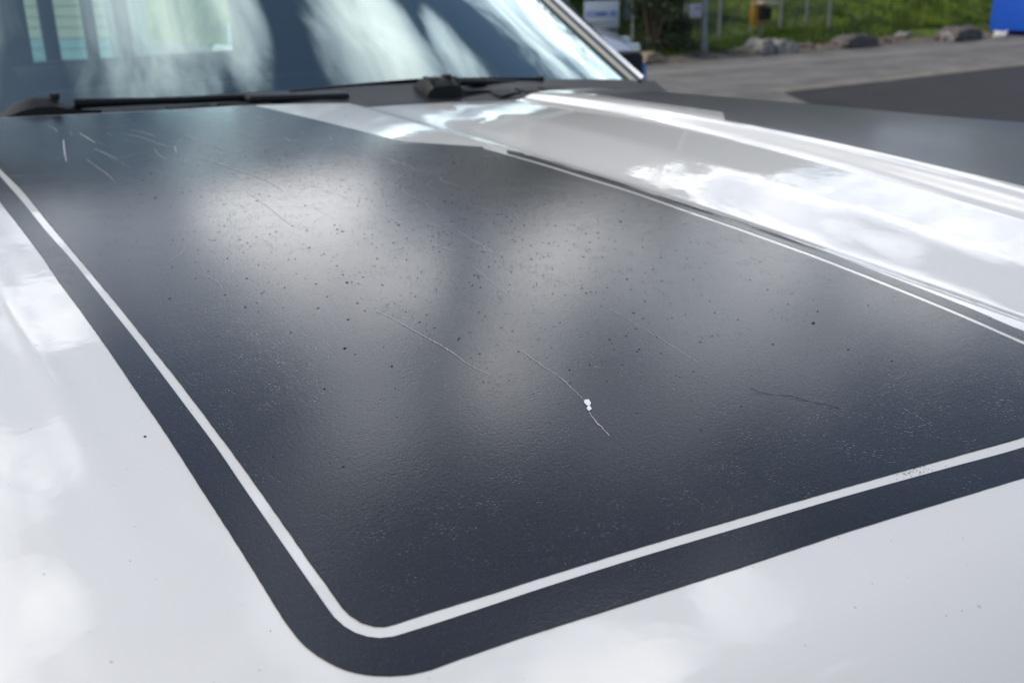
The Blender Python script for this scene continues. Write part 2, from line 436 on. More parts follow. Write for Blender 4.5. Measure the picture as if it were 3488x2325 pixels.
CRACKS=[(3,[(-0.6207,0.7193),(-0.6170,0.6987),(-0.6146,0.6746),(-0.6104,0.6413),(-0.6086,0.6190),(-0.6091,0.5998),(-0.6070,0.5854),(-0.6044,0.5751)]),
(2,[(-0.5617,0.5983),(-0.5632,0.5710),(-0.5636,0.5438),(-0.5675,0.5210),(-0.5699,0.5092)]),
(3,[(-0.5768,0.4956),(-0.5813,0.4820),(-0.5827,0.4735),(-0.5850,0.4640)]),
(2,[(-0.4972,0.7692),(-0.5018,0.7423),(-0.5057,0.7119),(-0.5095,0.6844)]),
(2,[(-0.4539,0.8647),(-0.4567,0.8317),(-0.4566,0.8122),(-0.4613,0.7860)]),
(2,[(-0.4566,0.8122),(-0.4618,0.8034),(-0.4627,0.7967)]),
(1,[(-0.4507,0.6279),(-0.4523,0.5928),(-0.4539,0.5648),(-0.4556,0.5430),(-0.4581,0.5141)]),
(3,[(-0.6700,1.4153),(-0.6634,1.3552),(-0.6623,1.3311)]),
(2,[(-0.6941,1.3568),(-0.6937,1.3114),(-0.6930,1.2539),(-0.6952,1.2190)]),
(4,[(-0.6899,1.4969),(-0.7045,1.4246),(-0.7179,1.3517)]),
(4,[(-0.6606,1.5339),(-0.6600,1.4918),(-0.6594,1.4521)]),
(3,[(-0.6129,1.4948),(-0.5984,1.4593),(-0.5936,1.4171),(-0.5855,1.3752),(-0.5792,1.3680)]),
(3,[(-0.5766,1.3762),(-0.5837,1.3516),(-0.5888,1.3300)]),
(2,[(-0.6046,1.3741),(-0.6110,1.3316),(-0.6105,1.2992)]),
(3,[(-0.5406,1.4486),(-0.5408,1.3945),(-0.5350,1.3539),(-0.5293,1.3154)]),
(2,[(-0.5592,1.3461),(-0.5511,1.3193),(-0.5407,1.2949)]),
(3,[(-0.5726,1.2992),(-0.5681,1.2651),(-0.5617,1.2366),(-0.5558,1.1991),(-0.5474,1.1499),(-0.5458,1.1054),(-0.5484,1.0829)]),
(2,[(-0.6220,1.1589),(-0.6219,1.1300),(-0.6044,1.1176),(-0.5876,1.1142)]),
(2,[(-0.5830,1.1115),(-0.5840,1.0661),(-0.5864,1.0247),(-0.5896,0.9744),(-0.5866,0.9425)]),
(1,[(-0.5847,1.0645),(-0.5663,1.0559),(-0.5532,1.0345),(-0.5462,1.0130),(-0.5448,0.9843),(-0.5433,0.9602)]),
(1,[(-0.5222,1.2079),(-0.5150,1.1803),(-0.5022,1.1578),(-0.4919,1.1346),(-0.4710,1.1227),(-0.4693,1.0957),(-0.4654,1.0774)]),
(2,[(-0.5429,1.1126),(-0.5243,1.1064),(-0.5110,1.0787),(-0.5021,1.0564),(-0.4998,1.0322),(-0.4999,1.0061)]),
(2,[(-0.4965,0.9606),(-0.4931,0.9371),(-0.4917,0.9207),(-0.4879,0.8868)]),
(1,[(-0.5023,0.8494),(-0.4941,0.8270),(-0.4886,0.8081),(-0.4791,0.7916)]),
(2,[(-0.3780,1.2556),(-0.3772,1.1917),(-0.3723,1.1608),(-0.3672,1.1126),(-0.3721,1.0974)]),
(1,[(-0.4282,1.0590),(-0.4262,1.0312),(-0.4341,1.0058),(-0.4328,0.9708),(-0.4438,0.9241)]),
(3,[(-0.5952,1.5185),(-0.5854,1.4885),(-0.5809,1.4628)]),
(2,[(-0.4802,1.5829),(-0.4754,1.5473),(-0.4760,1.5166)]),
(2,[(-0.4816,1.4461),(-0.4678,1.4147),(-0.4638,1.3757)]),
(3,[(-0.6847,1.6207),(-0.6816,1.5928),(-0.6841,1.5616)]),
(1,[(-0.4554,0.7621),(-0.4563,0.7260),(-0.4486,0.6970),(-0.4441,0.6778)])]
HAIR=[(-0.4536,0.4660),(-0.4539,0.4578),(-0.4462,0.4498),(-0.4403,0.4450),(-0.4356,0.4365),(-0.4286,0.4246),(-0.4217,0.4136)]
CHIPS=[[(-0.5687,0.5107),(-0.5659,0.5098),(-0.5681,0.5046),(-0.5719,0.5018),(-0.5725,0.5043),(-0.5715,0.5080)],[(-0.5729,0.5024),(-0.5710,0.5020),(-0.5726,0.4980),(-0.5763,0.4967),(-0.5753,0.5003)]]
CRUMBS=[(-0.6763,1.1264,5),(-0.5564,0.9253,4),(-0.4966,0.9081,5),(-0.6134,0.7869,5),(-0.6480,0.7135,4),(-0.6739,0.6663,5),(-0.3205,0.5230,6),(-0.3370,0.4742,4),(-0.4423,0.6757,3),(-0.4539,0.5648,3),(-0.4391,0.6109,4),(-0.3438,1.1591,4),(-0.2985,1.1077,4),(-0.3098,1.1082,4),(-0.2790,0.8868,4),(-0.3873,0.8653,3),(-0.5874,1.0601,4),(-0.5341,0.8935,3),(-0.5038,0.6993,2),(-0.6970,0.7126,3),(-0.4221,0.6658,3),(-0.6581,0.6222,4),(-0.5039,0.7756,2),(-0.2400,0.9006,3),(-0.3141,1.1461,2),(-0.8369,0.6132,3),(-0.5188,1.0898,3),(-0.3080,0.5612,3),(-0.2491,0.6490,3),(-0.3209,0.8990,3)]
# dirty spot (-0.4451, 0.3358)

def smooth_line(pts, step=.008):
    P = [Vector((p[0], p[1], 0)) for p in pts]
    P = [P[0] * 2 - P[1]] + P + [P[-1] * 2 - P[-2]]
    out = []
    for i in range(1, len(P) - 2):
        a, b, c, d = P[i - 1], P[i], P[i + 1], P[i + 2]
        # centripetal Catmull-Rom, so that unevenly spaced points make no loops
        t0 = 0; t1 = t0 + max(1e-6, (b - a).length) ** .5; t2 = t1 + max(1e-6, (c - b).length) ** .5; t3 = t2 + max(1e-6, (d - c).length) ** .5
        k = max(1, int((c - b).length / step))
        for j in range(k):
            t = t1 + (t2 - t1) * j / k
            A1 = a * ((t1 - t) / (t1 - t0)) + b * ((t - t0) / (t1 - t0)); A2 = b * ((t2 - t) / (t2 - t1)) + c * ((t - t1) / (t2 - t1)); A3 = c * ((t3 - t) / (t3 - t2)) + d * ((t - t2) / (t3 - t2))
            B1 = A1 * ((t2 - t) / (t2 - t0)) + A2 * ((t - t0) / (t2 - t0)); B2 = A2 * ((t3 - t) / (t3 - t1)) + A3 * ((t - t1) / (t3 - t1))
            q = B1 * ((t2 - t) / (t2 - t1)) + B2 * ((t - t1) / (t2 - t1))
            out.append((q.x, q.y))
    out.append((P[-2].x, P[-2].y))
    return out
def straight(a, b, step=.012):
    n = max(1, int(math.dist(a, b) / step))
    return [(a[0] + (b[0] - a[0]) * i / n, a[1] + (b[1] - a[1]) * i / n) for i in range(n + 1)]
def inside(x, y, poly):
    c = False; j = len(poly) - 1
    for i in range(len(poly)):
        xi, yi = poly[i]; xj, yj = poly[j]
        if (yi > y) != (yj > y) and x < (xj - xi) * (y - yi) / (yj - yi) + xi: c = not c
        j = i
    return c
def film(name, poly, m, parent, grid=.012, lift=.0004, finex=None):
    poly = [p for i, p in enumerate(poly) if math.dist(p, poly[i - 1]) > 1e-4]
    V = [Vector(p) for p in poly]
    x0, x1 = min(p[0] for p in poly), max(p[0] for p in poly); y0, y1 = min(p[1] for p in poly), max(p[1] for p in poly)
    x = x0 + grid / 2
    while x < x1:
        st = grid if not (finex and finex[0] < x < finex[1]) else grid / 3
        y = y0 + grid / 2
        while y < y1:
            if inside(x, y, poly): V.append(Vector((x, y)))
            y += grid
        x += st
    n = len(poly)
    vo, _, fo, *_r = delaunay_2d_cdt(V, [(i, (i + 1) % n) for i in range(n)], [list(range(n))], 1, 1e-7)
    fs = [q for q in fo if inside(sum(vo[i].x for i in q) / 3, sum(vo[i].y for i in q) / 3, poly)]
    fs = [q if (vo[q[1]] - vo[q[0]]).cross(vo[q[2]] - vo[q[0]]) > 0 else q[::-1] for q in fs]
    vv = []; no = []
    for p in vo:
        nrm = hood_normal(p.x, p.y)
        q = Vector((p.x, p.y, hood(p.x, p.y))) + nrm * lift
        vv.append(tuple(q)); no.append(tuple(nrm))
    me = bpy.data.meshes.new(name); me.from_pydata(vv, [], [tuple(q) for q in fs])
    for p in me.polygons: p.use_smooth = True
    me.normals_split_custom_set_from_vertices(no)
    return link(name, me, m, parent)

def rear_line(xa, xb, inset=.006):
    return [(x, rear_y(x) - inset) for x, _ in straight((xa, 0), (xb, 0), .02)]
FR = -.155      # inner edge of the stripe, straight on towards the nose
panel = smooth_line([(PININ[0][0] + .008, 1.735)] + PININ + [(-.27, .3195), (-.232, .320), (-.2105, .333), (-.2035, .36)] + RPININ[::-1])
panel += [p for a_, b_ in zip(KINK[::-1], KINK[-2::-1]) for p in straight(a_, b_)] + rear_line(-.37, PININ[0][0] + .012)[1:-1]
film('stripe_panel', panel, M_VINYL, hood_o)
border = smooth_line([(OUTER[0][0] + .012, 1.80)] + OUTER + [(-.30, .2835), (-.225, .279), (-.185, .289), (-.166, .312), (-.1625, .36)] + REDGE[::-1])
inner = smooth_line([(PINOUT[0][0] + .010, 1.80)] + PINOUT + [(-.27, .3115), (-.222, .310), (-.2, .322), (-.1925, .35)] + RPINOUT[::-1])
border = [p for p in border if p[1] < rear_y(p[0]) - .006]
inner = [p for p in inner if p[1] < rear_y(p[0]) - .006]
film('stripe_border', border + inner[::-1], M_VINYL, hood_o, grid=.009)
# the far stripe, mirrored, its inner edge on the lip of the far dome
fp = smooth_line([(.19, .40)] + FARLIP[::-1]) + straight(FARLIP[0], FARNOTCH[2], .01) + smooth_line(FARNOTCH[::-1] + [(.20, rear_y(.2) - .006)])
fp += rear_line(.21, .84)[1:] + smooth_line([(.845, 1.75), (.85, 1.2), (.85, .6), (.845, .40), (.82, .352), (.77, .34), (.5, .305), (.3, .284), (.23, .283), (.2, .30)])
film('stripe_panel', fp, M_VINYL_DULL, hood_o, finex=(.1, .26))
hood_o.children[-1]['label'] = 'far black stripe on the other half of the hood'

def edge_line(pts, width):
    # thin dark line of uneven width along the edge of the film
    v = []; f = []
    n = len(pts)
    for i, (x, y) in enumerate(pts):
        a = pts[max(0, i - 1)]; b = pts[min(n - 1, i + 1)]
        t = Vector((b[0] - a[0], b[1] - a[1])).normalized(); s = Vector((-t.y, t.x))
        wd = width * random.uniform(.3, 1.5)
        for sg in (-1, 1):
            q = Vector((x, y)) + s * sg * wd
            v.append((q.x, q.y, hood(q.x, q.y) + .0006))
    me = bpy.data.meshes.new('dark_edge_line'); me.from_pydata(v, [], [(2 * i, 2 * i + 2, 2 * i + 3, 2 * i + 1) for i in range(n - 1)])
    return link('dark_edge_line', me, M_DIRT, hood_o)
edge_line(smooth_line(PININ, .004), .00022)
edge_line(smooth_line(OUTER, .004), .00018)

def crack(pts, width):
    pts = smooth_line(pts, .0022)
    n = len(pts); v = []; no = []; f = []
    for i, (x, y) in enumerate(pts):
        a = pts[max(0, i - 1)]; b = pts[min(n - 1, i + 1)]
        t = Vector((b[0] - a[0], b[1] - a[1])).normalized(); s = Vector((-t.y, t.x))
        j = random.gauss(0, .00022) if 0 < i < n - 1 else 0
        wd = width * (.35 + .65 * math.sin(math.pi * (i + .4) / (n - .2)) ** .6) * random.uniform(.55, 1.3)
        for sg in (-1, 1):
            q = Vector((x, y)) + s * (j + sg * wd)
            nr = hood_normal(q.x, q.y)
            v.append(tuple(Vector((q.x, q.y, hood(q.x, q.y))) + nr * .00075)); no.append(nr)
    f = [(2 * i, 2 * i + 2, 2 * i + 3, 2 * i + 1) for i in range(n - 1)]
    me = bpy.data.meshes.new('vinyl_crack'); me.from_pydata(v, [], f)
    return link('vinyl_crack', me, M_CRACK, hood_o)
for wd, pts in CRACKS: crack(pts, {1: .00014, 2: .00025, 3: .00036, 4: .0006}[wd] * (1.35 if pts[0][1] > 1.15 else 1))
rc = random.Random(21)
for k in range(80):      # the finer web of cracks towards the windshield
    x, y = rc.uniform(-.72, -.36), rc.uniform(.80, 1.58)
    a = rc.uniform(-2.0, -1.1) if rc.random() < .6 else rc.uniform(-.6, .8)
    pts = [(x, y)]
    for q in range(rc.randint(2, 5)):
        a += rc.gauss(0, .35); l = rc.uniform(.008, .024)
        x += l * math.cos(a); y += l * math.sin(a); pts.append((x, y))
    crack(pts, rc.uniform(.00008, .00018) * (1.4 if y > 1.15 else .8))
for c in CHIPS: film('paint_chip', c, M_CHIP, hood_o, grid=.002, lift=.0009)

# ------------------------------------------------------------------ rest of the truck
def at_hood(x, y, dz=0): return (x, y, hood(x, y) + dz)
# fenders and front
for s in (-1, 1):
    secs = []
    for y in [-.0 + .1 * i for i in range(20)]:
        xe = .99 * s; z = hood(xe, max(y, front_y(xe) + .001)) - .022 if y > front_y(xe) else hood(xe, front_y(xe)) - .03
        if y < front_y(xe): continue
        xo = [1.0, 1.02, 1.035, 1.04, 1.03, 1.0]; zo = [0, -.02, -.07, -.25, -.45, -.52]
        d = math.hypot(y - .62, 0)
        arch = .46 if d > .52 else (.36 + math.sqrt(max(0, .52 ** 2 - (y - .62) ** 2)))
        zb = arch
        top = [(s * a, y, z + b) for a, b in zip(xo[:4], zo[:4])]
        mid = [(s * 1.035, y, max(zb + .02, z - .40)), (s * 1.01, y, zb), (s * .93, y, zb + .01)]
        secs.append(top + mid + [(s * .93, y, z - .03)])
    MB().loft(secs).obj('fender', M_WHITE, truck, True)
    # headlight
    MB().box((s * .80, .085, .93), (.34, .14, .20), (0, 0, s * -.25)).obj('headlight', M_PANE, truck, True, .02)
g = MB().box((0, .0, .80), (1.3, .10, .40)).obj('grille', M_PLASTIC, truck, True, .02)
for k in range(5):
    MB().box((0, -.055, .66 + .07 * k), (1.24, .02, .03)).obj('grille_bar', M_CHROME, g, True, .005)
MB().box((0, -.06, .48), (1.95, .22, .22)).obj('bumper', M_WHITE, truck, True, .04, 3)
MB().box((0, .6, .80), (1.7, 1.0, .25)).obj('engine', M_PLASTIC, truck)
# wheels
for s in (-1, 1):
    for y in (.62, 4.4):
        pr = [(.36, -.10), (.385, -.12), (.40, -.08), (.405, 0), (.40, .08), (.385, .12), (.36, .10), (.24, .11), (.24, -.11)]
        secs = [[(s * .90 + b, y + a * math.cos(q), .405 + a * math.sin(q)) for a, b in pr] for q in (2 * math.pi * i / 32 for i in range(33))]
        tyre = MB().loft(secs, caps=False).obj('wheel', M_RUBBER, truck, True)
        rim = MB().tube([(s * .90 - .09, y, .405), (s * .90 + .09, y, .405)], .245, 24)
        ro = rim.obj('rim', M_RIM, tyre, False)
        for k in range(6):
            a = k * math.pi / 3
            MB().box((s * 1.0, y + .13 * math.cos(a), .405 + .13 * math.sin(a)), (.03, .22, .05), (a, 0, 0)).obj('spoke', M_CHROME, tyre, True, .008)
# cab sides with doors
for s in (-1, 1):
    b = MB()
    b.box((s * .93, 2.02, .70), (.16, .42, .76)).box((s * .93, 2.95, .62), (.14, 1.5, .58))
    b.obj('cab_side', M_WHITE, truck, True, .03, 3)
    if s < 0:
        d = MB().box((s * .965, 2.73, .83), (.10, .98, .46)).box((s * .83, 2.76, 1.22), (.06, .94, .34)).obj('door', M_WHITE, truck, True, .025, 3)
        MB().box((s * 1.02, 3.12, 1.0), (.03, .18, .035)).obj('door_handle', M_PLASTIC, d, True, .008)
        MB().box((s * .93, 3.43, .83), (.15, .42, .46)).box((s * .83, 3.43, 1.22), (.06, .42, .34)).obj('rear_quarter', M_WHITE, truck, True, .025, 3)
    else:
        MB().loft([[(x_, y_, z_) for y_, z_ in ((2.04, 1.05), (2.04, 1.17), (2.36, 1.36), (2.42, 1.44), (2.98, 1.44), (2.98, 1.05))] for x_ in (s * .79, s * .80)]).obj('door_trim', M_INTERIOR, truck)
        # far side: a small quarter window is cut through behind the door
        d = MB().box((s * .965, 2.73, .83), (.10, .98, .46)).obj('door', M_WHITE, truck, True, .025, 3)
        MB().box((s * 1.02, 3.12, 1.0), (.03, .16, .035)).obj('door_handle', M_PLASTIC, d, True, .008)
        q = MB()
        q.box((.93, 3.43, .83), (.15, .42, .46)).box((.83, 3.375, 1.22), (.06, .49, .34)).box((.83, 3.055, 1.115), (.06, .15, .13)).box((.83, 3.055, 1.327), (.06, .15, .126))
        q.obj('rear_quarter', M_WHITE, truck)
        MB().box((.83, 3.055, 1.222), (.006, .155, .09)).obj('quarter_window', M_PANE, truck)
    MB().loft([[(s * (.83 + o_ - .14 * (z_ - 1.15) / .55), y_, z_) for y_, z_ in ((2.14, 1.17), (2.72, 1.62), (3.19, 1.67), (3.19, 1.17))] for o_ in (0, .008)]).obj('side_window', M_PANE, truck)
    MB().box((s * .79, 3.40, 1.53), (.08, .44, .30), (0, s * -.2, 0)).obj('rear_pillar', M_WHITE, truck, True, .015)
# roof: crowned sheet with thickness
secs = []
for i in range(13):
    y = 2.58 + i * .095
    zc = 1.70 + .035 * math.sin(math.pi * min(1, (i + 1.5) / 13))
    top = [(x, y, zc - .05 * (abs(x) / .8) ** 3) for x in [-.80 + .1 * k for k in range(17)]]
    secs.append(top + [(x, y, z - .05) for x, y, z in top[::-1]])
MB().loft(secs).obj('roof', M_WHITE, truck, True)
# cab back wall with the opening, pane and guard bars behind it
b = MB(); yb = 3.60
b.box((-.58, yb, 1.15), (.46, .06, 1.05)).box((.575, yb, 1.15), (.53, .06, 1.05)).box((-.02, yb, .90), (.66, .06, .57)).box((-.02, yb, 1.655), (.66, .06, .05))
b.obj('cab_back_wall', M_INTERIOR, truck)
MB().box((-.02, yb + .01, 1.40), (.66, .005, .46)).obj('rear_window', M_PANE, truck)
for x, wd in ((-.268, .046), (-.142, .038), (-.036, .048)):
    MB().box((x, yb + .09, 1.38), (wd, .03, .62)).obj('guard_bar', M_PLASTIC_GREY, truck, True, .006)
# bed
for s in (-1, 1):
    MB().box((s * .92, 4.6, .82), (.14, 1.8, .56)).obj('bed_side', M_WHITE, truck, True, .03, 3)
MB().box((0, 4.6, .60), (1.7, 1.8, .06)).obj('bed_floor', M_PLASTIC_GREY, truck)
MB().box((0, 5.46, .80), (1.7, .06, .50)).obj('tailgate', M_WHITE, truck, True, .015)
MB().box((0, 2.4, .45), (1.7, 4.9, .12)).obj('chassis', M_PLASTIC, truck)
MB().box((0, 2.75, .62), (1.7, 1.6, .06)).obj('cab_floor', M_INTERIOR, truck)

# cowl
def base(x): return Vector((x, 1.80 + .34 * x * x, 1.222 - .035 * x - .06 * x * x))
secs = []
for i in range(41):
    x = -.86 + 1.72 * i / 40
    y0 = rear_y(x) + .006; z0 = hood(x, rear_y(x))
    bs = base(x)
    drop = .016
    secs.append([(x, y0 - .03, z0 - .040), (x, y0 + .004, z0 - drop), (x, (y0 + bs.y) / 2, (z0 + bs.z) / 2 - .010), (x, bs.y - .012, bs.z + .001), (x, bs.y + .02, bs.z - .02), (x, bs.y - .02, z0 - .10), (x, y0 - .02, z0 - .10)])
cowl = MB().loft(secs).obj('cowl_panel', M_PLASTIC_GREY, truck, True)
def cowl_slot(xa, xb):
    sec = []
    for i in range(7):
        x = xa + (xb - xa) * i / 6; y0 = rear_y(x) + .006; z0 = hood(x, rear_y(x)); bs = base(x)
        yc = y0 * .45 + bs.y * .55; zc = (z0 + bs.z) / 2 - .0085
        yc -= .02
        sec.append([(x, yc - .022, zc - .0015), (x, yc + .022, zc + .0025), (x, yc + .022, zc - .004), (x, yc - .022, zc - .008)])
    MB().loft(sec).obj('vent_slot', M_RUBBER, cowl)
for xa, xb in ((-.587, -.545), (-.532, -.480), (-.468, -.400), (-.386, -.305), (.14, .19), (.205, .255), (.27, .33)): cowl_slot(xa, xb)

# windshield
def ws(x, t):
    bs = base(x)
    up = Vector((-.12 * x * t, (.87 * t - .02 * t * t) * .98, (.50 * t + .015 * t * t) * .98))
    return bs + up + Vector((0, -.018, -.010)) * (1 - t)
nx, ny = 48, 28
vv = []; no = []
XW = .733
for i in range(nx + 1):
    for j in range(ny + 1):
        x = -XW + 2 * XW * i / nx; t = j / ny
        vv.append(ws(x, t)); e = .01
        no.append(((ws(x + e, t) - ws(x - e, t)).cross(ws(x, t + e) - ws(x, t - e))).normalized())
me = bpy.data.meshes.new('windshield')
me.from_pydata([tuple(p) for p in vv], [], [(i * (ny + 1) + j, (i + 1) * (ny + 1) + j, (i + 1) * (ny + 1) + j + 1, i * (ny + 1) + j + 1) for i in range(nx) for j in range(ny)])
for p in me.polygons: p.use_smooth = True
me.normals_split_custom_set_from_vertices([tuple(q) for q in no])
wsh = link('windshield', me, M_GLASS, truck)
# printed black band along its edges, on the inner face
def band(name, outer, innr):
    v = []; f = []
    for a, b_ in zip(outer, innr):
        for k in range(5):
            u = k / 4; x = a[0] + (b_[0] - a[0]) * u; t = a[1] + (b_[1] - a[1]) * u
            p = ws(x, t); v.append(tuple(p + Vector((0, .0015, -.003))))
    n = len(outer)
    f = [(i * 5 + k, (i + 1) * 5 + k, (i + 1) * 5 + k + 1, i * 5 + k + 1) for i in range(n - 1) for k in range(4)]
    me = bpy.data.meshes.new(name); me.from_pydata(v, [], f)
    return link(name, me, M_FRIT, wsh)
out_l = []; in_l = []
TB = .055
def inner_edge(s):
    pts = [(s * .692, 1.0), (s * .684, .6), (s * .672, .32), (s * .66, .17)]
    for a in (0, 22, 45, 68, 90):
        r = .045; pts.append((s * (.66 - r + r * math.cos(R(a))), TB + .10 - .10 * math.sin(R(a)) + .0))
    return pts
ie = inner_edge(-1)
oe = [(-XW, t) for t in (1.0, .6, .32, .17, .12, .08, .04, .0, .0)]
oe[-1] = (-.66, 0.0)
band('glass_band', oe, ie)
band('glass_band', [(-p[0], p[1]) for p in oe], [(-p[0], p[1]) for p in ie])
xs_ = [-.66 + 1.32 * i / 30 for i in range(31)]
band('glass_band', [(x, 0) for x in xs_], [(max(-.635, min(.635, x)), TB) for x in xs_])
band('glass_band', [(x, 1) for x in xs_], [(x, .93) for x in xs_])
# A pillars: white skin with a grey gasket on the glass side
for s in (-1, 1):
    sk = []; gk = []
    for j in range(12):
        t = j / 11; p = ws(s * XW, t)
        r1, r2 = .034, .014
        c = p + Vector((s * .019, .012, -.002))
        sk.append([tuple(c + Vector((s * a, bb, cc_))) for a, bb, cc_ in ((-.020, -.014, .004), (-.006, -.012, .016), (.018, .004, .018), (.034, .03, .002), (.030, .05, -.03), (-.016, .04, -.03))])
        c = p + Vector((s * .002, -.002, .002))
        gk.append([tuple(c + Vector((s * a, bb, cc_))) for a, bb, cc_ in ((-.014, -.004, .001), (-.008, -.006, .008), (.008, -.004, .010), (.012, .004, -.01))])
    pil = MB().loft(sk).obj('a_pillar', M_WHITE, truck, True)
    MB().loft(gk).obj('gasket', M_GASKET, pil, True)
# dashboard, wheel, seats
secs = []
for i in range(21):
    x = -.78 + 1.56 * i / 20; bs = base(x)
    z = bs.z - .015
    secs.append([(x, bs.y + .03, z - .02), (x, bs.y + .14, z + .010), (x, bs.y + .34, z + .022 - .02 * abs(x)), (x, bs.y + .45, z - .02), (x, bs.y + .46, z - .35), (x, bs.y + .1, z - .4)])
dash = MB().loft(secs).obj('dashboard', M_DASH, truck, True)
for k in range(5):
    MB().box((-.3 + .15 * k, 2.02, 1.236 - .01 * k), (.11, .02, .006)).obj('defrost_vent', M_RUBBER, dash)
pts = [(.42 + .19 * math.cos(a), 2.46 + .07 * math.sin(a), 1.16 + .17 * math.sin(a)) for a in (2 * math.pi * i / 28 for i in range(29))]
pts = [(-p[0], p[1], p[2] - .20) for p in pts]
MB().tube(pts, .014, 8, False).obj('steering_wheel', M_RUBBER, truck, True)
for s in (-1, 1):
    st = MB().box((s * .40, 2.75, .82), (.5, .5, .16)).box((s * .40, 3.05, 1.0), (.46, .14, .42), (-.15, 0, 0)).obj('seat', M_INTERIOR, truck, True, .04, 3)

# wiper pivots, arms and blades
def wiper(pivot, tip, heel, cover):
    w_ = empty('wiper', (0, 0, 0)); w_.parent = truck
    secs = []
    for k, (dx, hh, dd) in enumerate(cover):
        x = pivot[0] + dx; y = pivot[1]; z = pivot[2]
        secs.append([(x, y - dd, z - .03), (x, y - dd * .9, z + hh * .55), (x, y - dd * .4, z + hh * .95), (x, y + dd * .3, z + hh), (x, y + dd * .9, z + hh * .6), (x, y + dd, z - .03)])
    MB().loft(secs).obj('pivot_cover', M_PLASTIC, w_, True)
    MB().tube([(pivot[0] + .018, pivot[1] - .005, pivot[2] + cover[len(cover) // 2][1] - .004), (pivot[0] + .018, pivot[1] - .006, pivot[2] + cover[len(cover) // 2][1] + .006)], .008, 10).obj('pivot_cap', M_RUBBER, w_, True)
    a = Vector(heel); b_ = Vector(tip)
    secs = []
    for i in range(15):
        t = i / 14; c = a.lerp(b_, t); c.z += .006 * math.sin(math.pi * t); c.y += .34 * 0
        c = Vector((c.x, c.y, c.z))
        hw, hh = .007 * (1 - .3 * t), .010 * (1 - .4 * abs(2 * t - 1))
        secs.append([tuple(c + Vector((0, dy, dz))) for dy, dz in ((-hw, -.004), (-hw * .6, hh), (hw * .6, hh), (hw, -.004))])
    MB().loft(secs).obj('blade', M_PLASTIC, w_, True)
    return w_
# near wiper: low hump at the left, its blade lies in the cowl trough
w1 = wiper((-.655, 1.80, 1.222), (-.155, 1.765, 1.200), (-.335, 1.765, 1.217), [(-.065, .004, .03), (-.04, .020, .035), (-.015, .028, .036), (.01, .026, .036), (.032, .016, .03), (.055, .006, .02), (.085, .001, .012)])
w2 = wiper((.036, 1.735, 1.205), (.335, 1.815, 1.203), (-.240, 1.795, 1.222), [(-.044, -.006, .035), (-.038, .020, .038), (-.030, .030, .04), (0, .032, .04), (.026, .029, .04), (.036, .016, .034), (.046, .008, .024), (.09, .002, .014), (.13, -.006, .01)])
for k in (-1, 1):
    MB().box((.036 + .02 * k, 1.728, 1.236), (.004, .05, .004)).obj('cover_rib', M_RUBBER, w2)
MB().tube([(-.61, 1.79, 1.236), (-.50, 1.775, 1.232), (-.42, 1.765, 1.229), (-.33, 1.76, 1.226)], [.008, .006, .006, .006], 8).obj('arm', M_PLASTIC, w1, True)
MB().tube([(.09, 1.75, 1.222), (.17, 1.775, 1.214), (.26, 1.80, 1.206)], [.008, .006, .005], 8).obj('arm', M_PLASTIC, w2, True)
MB().tube([(.332, 1.815, 1.200), (.332, 1.815, 1.212)], .009, 10).obj('blade_end', M_RUBBER, w2, True)
MB().box((-.245, 1.756, 1.221), (.19, .05, .012), (0, .05, 0)).obj('blade_tube', M_PLASTIC_GREY, w1, True, .005)

# door mirrors
for s in (-1, 1):
    mz = 1.19
    mo = MB().box((s * 1.03, 2.40, mz - .095), (.15, .09, .20)).obj('side_mirror', M_PLASTIC, truck, True, .02, 3)
    MB().box((s * .92, 2.42, mz - .14), (.10, .05, .05)).obj('mirror_arm', M_PLASTIC, mo, True, .01)
    MB().box((s * 1.01, 2.449, mz - .10), (.13, .004, .17)).obj('mirror_glass', M_CHROME, mo)

# ------------------------------------------------------------------ dirt on the hood
def crumb(x, y, size):
    r = size * .00022
    b = MB(); n = 7
    v = [(x, y, hood(x, y) + r * 1.0)]
    for lev, (rr, h) in enumerate(((.6, .8), (1, .2), (1.0, -.2))):
        for k in range(n):
            a = 2 * math.pi * k / n
            q = rr * r * random.uniform(.7, 1.3)
            v.append((x + q * math.cos(a) * 1.3, y + q * math.sin(a), hood(x, y) + .0004 + h * r * .7))
    f = [(0, 1 + k, 1 + (k + 1) % n) for k in range(n)] + [(1 + l * n + k, 1 + (l + 1) * n + k, 1 + (l + 1) * n + (k + 1) % n, 1 + l * n + (k + 1) % n) for l in range(2) for k in range(n)]
    return b.add(v, f)
BIG = {0: 'dark crumb alone near the upper left of the near stripe', 2: 'dark crumb beside a crack in the upper middle of the near stripe', 3: 'dark crumb left of the long middle crack, uppermost of three in a line', 4: 'dark crumb left of the long middle crack, middle of three in a line',
       5: 'dark crumb left of the long middle crack, lowest of three in a line', 6: 'largest dark crumb, towards the right end of the near stripe', 7: 'dark crumb nearest the front right of the near stripe', 25: 'dark crumb on the white paint left of the stripe border', 9: 'dark crumb sitting on the thin crack right of the middle'}
for ci, (x, y, sz) in enumerate(CRUMBS):
    o = crumb(x, y, sz).obj('dirt_crumb', M_DIRT)
    tag(o, BIG.get(ci, 'tiny dark crumb of dirt lying on the near stripe'), 'dirt', 'dark crumbs scattered on the hood')
b = MB()
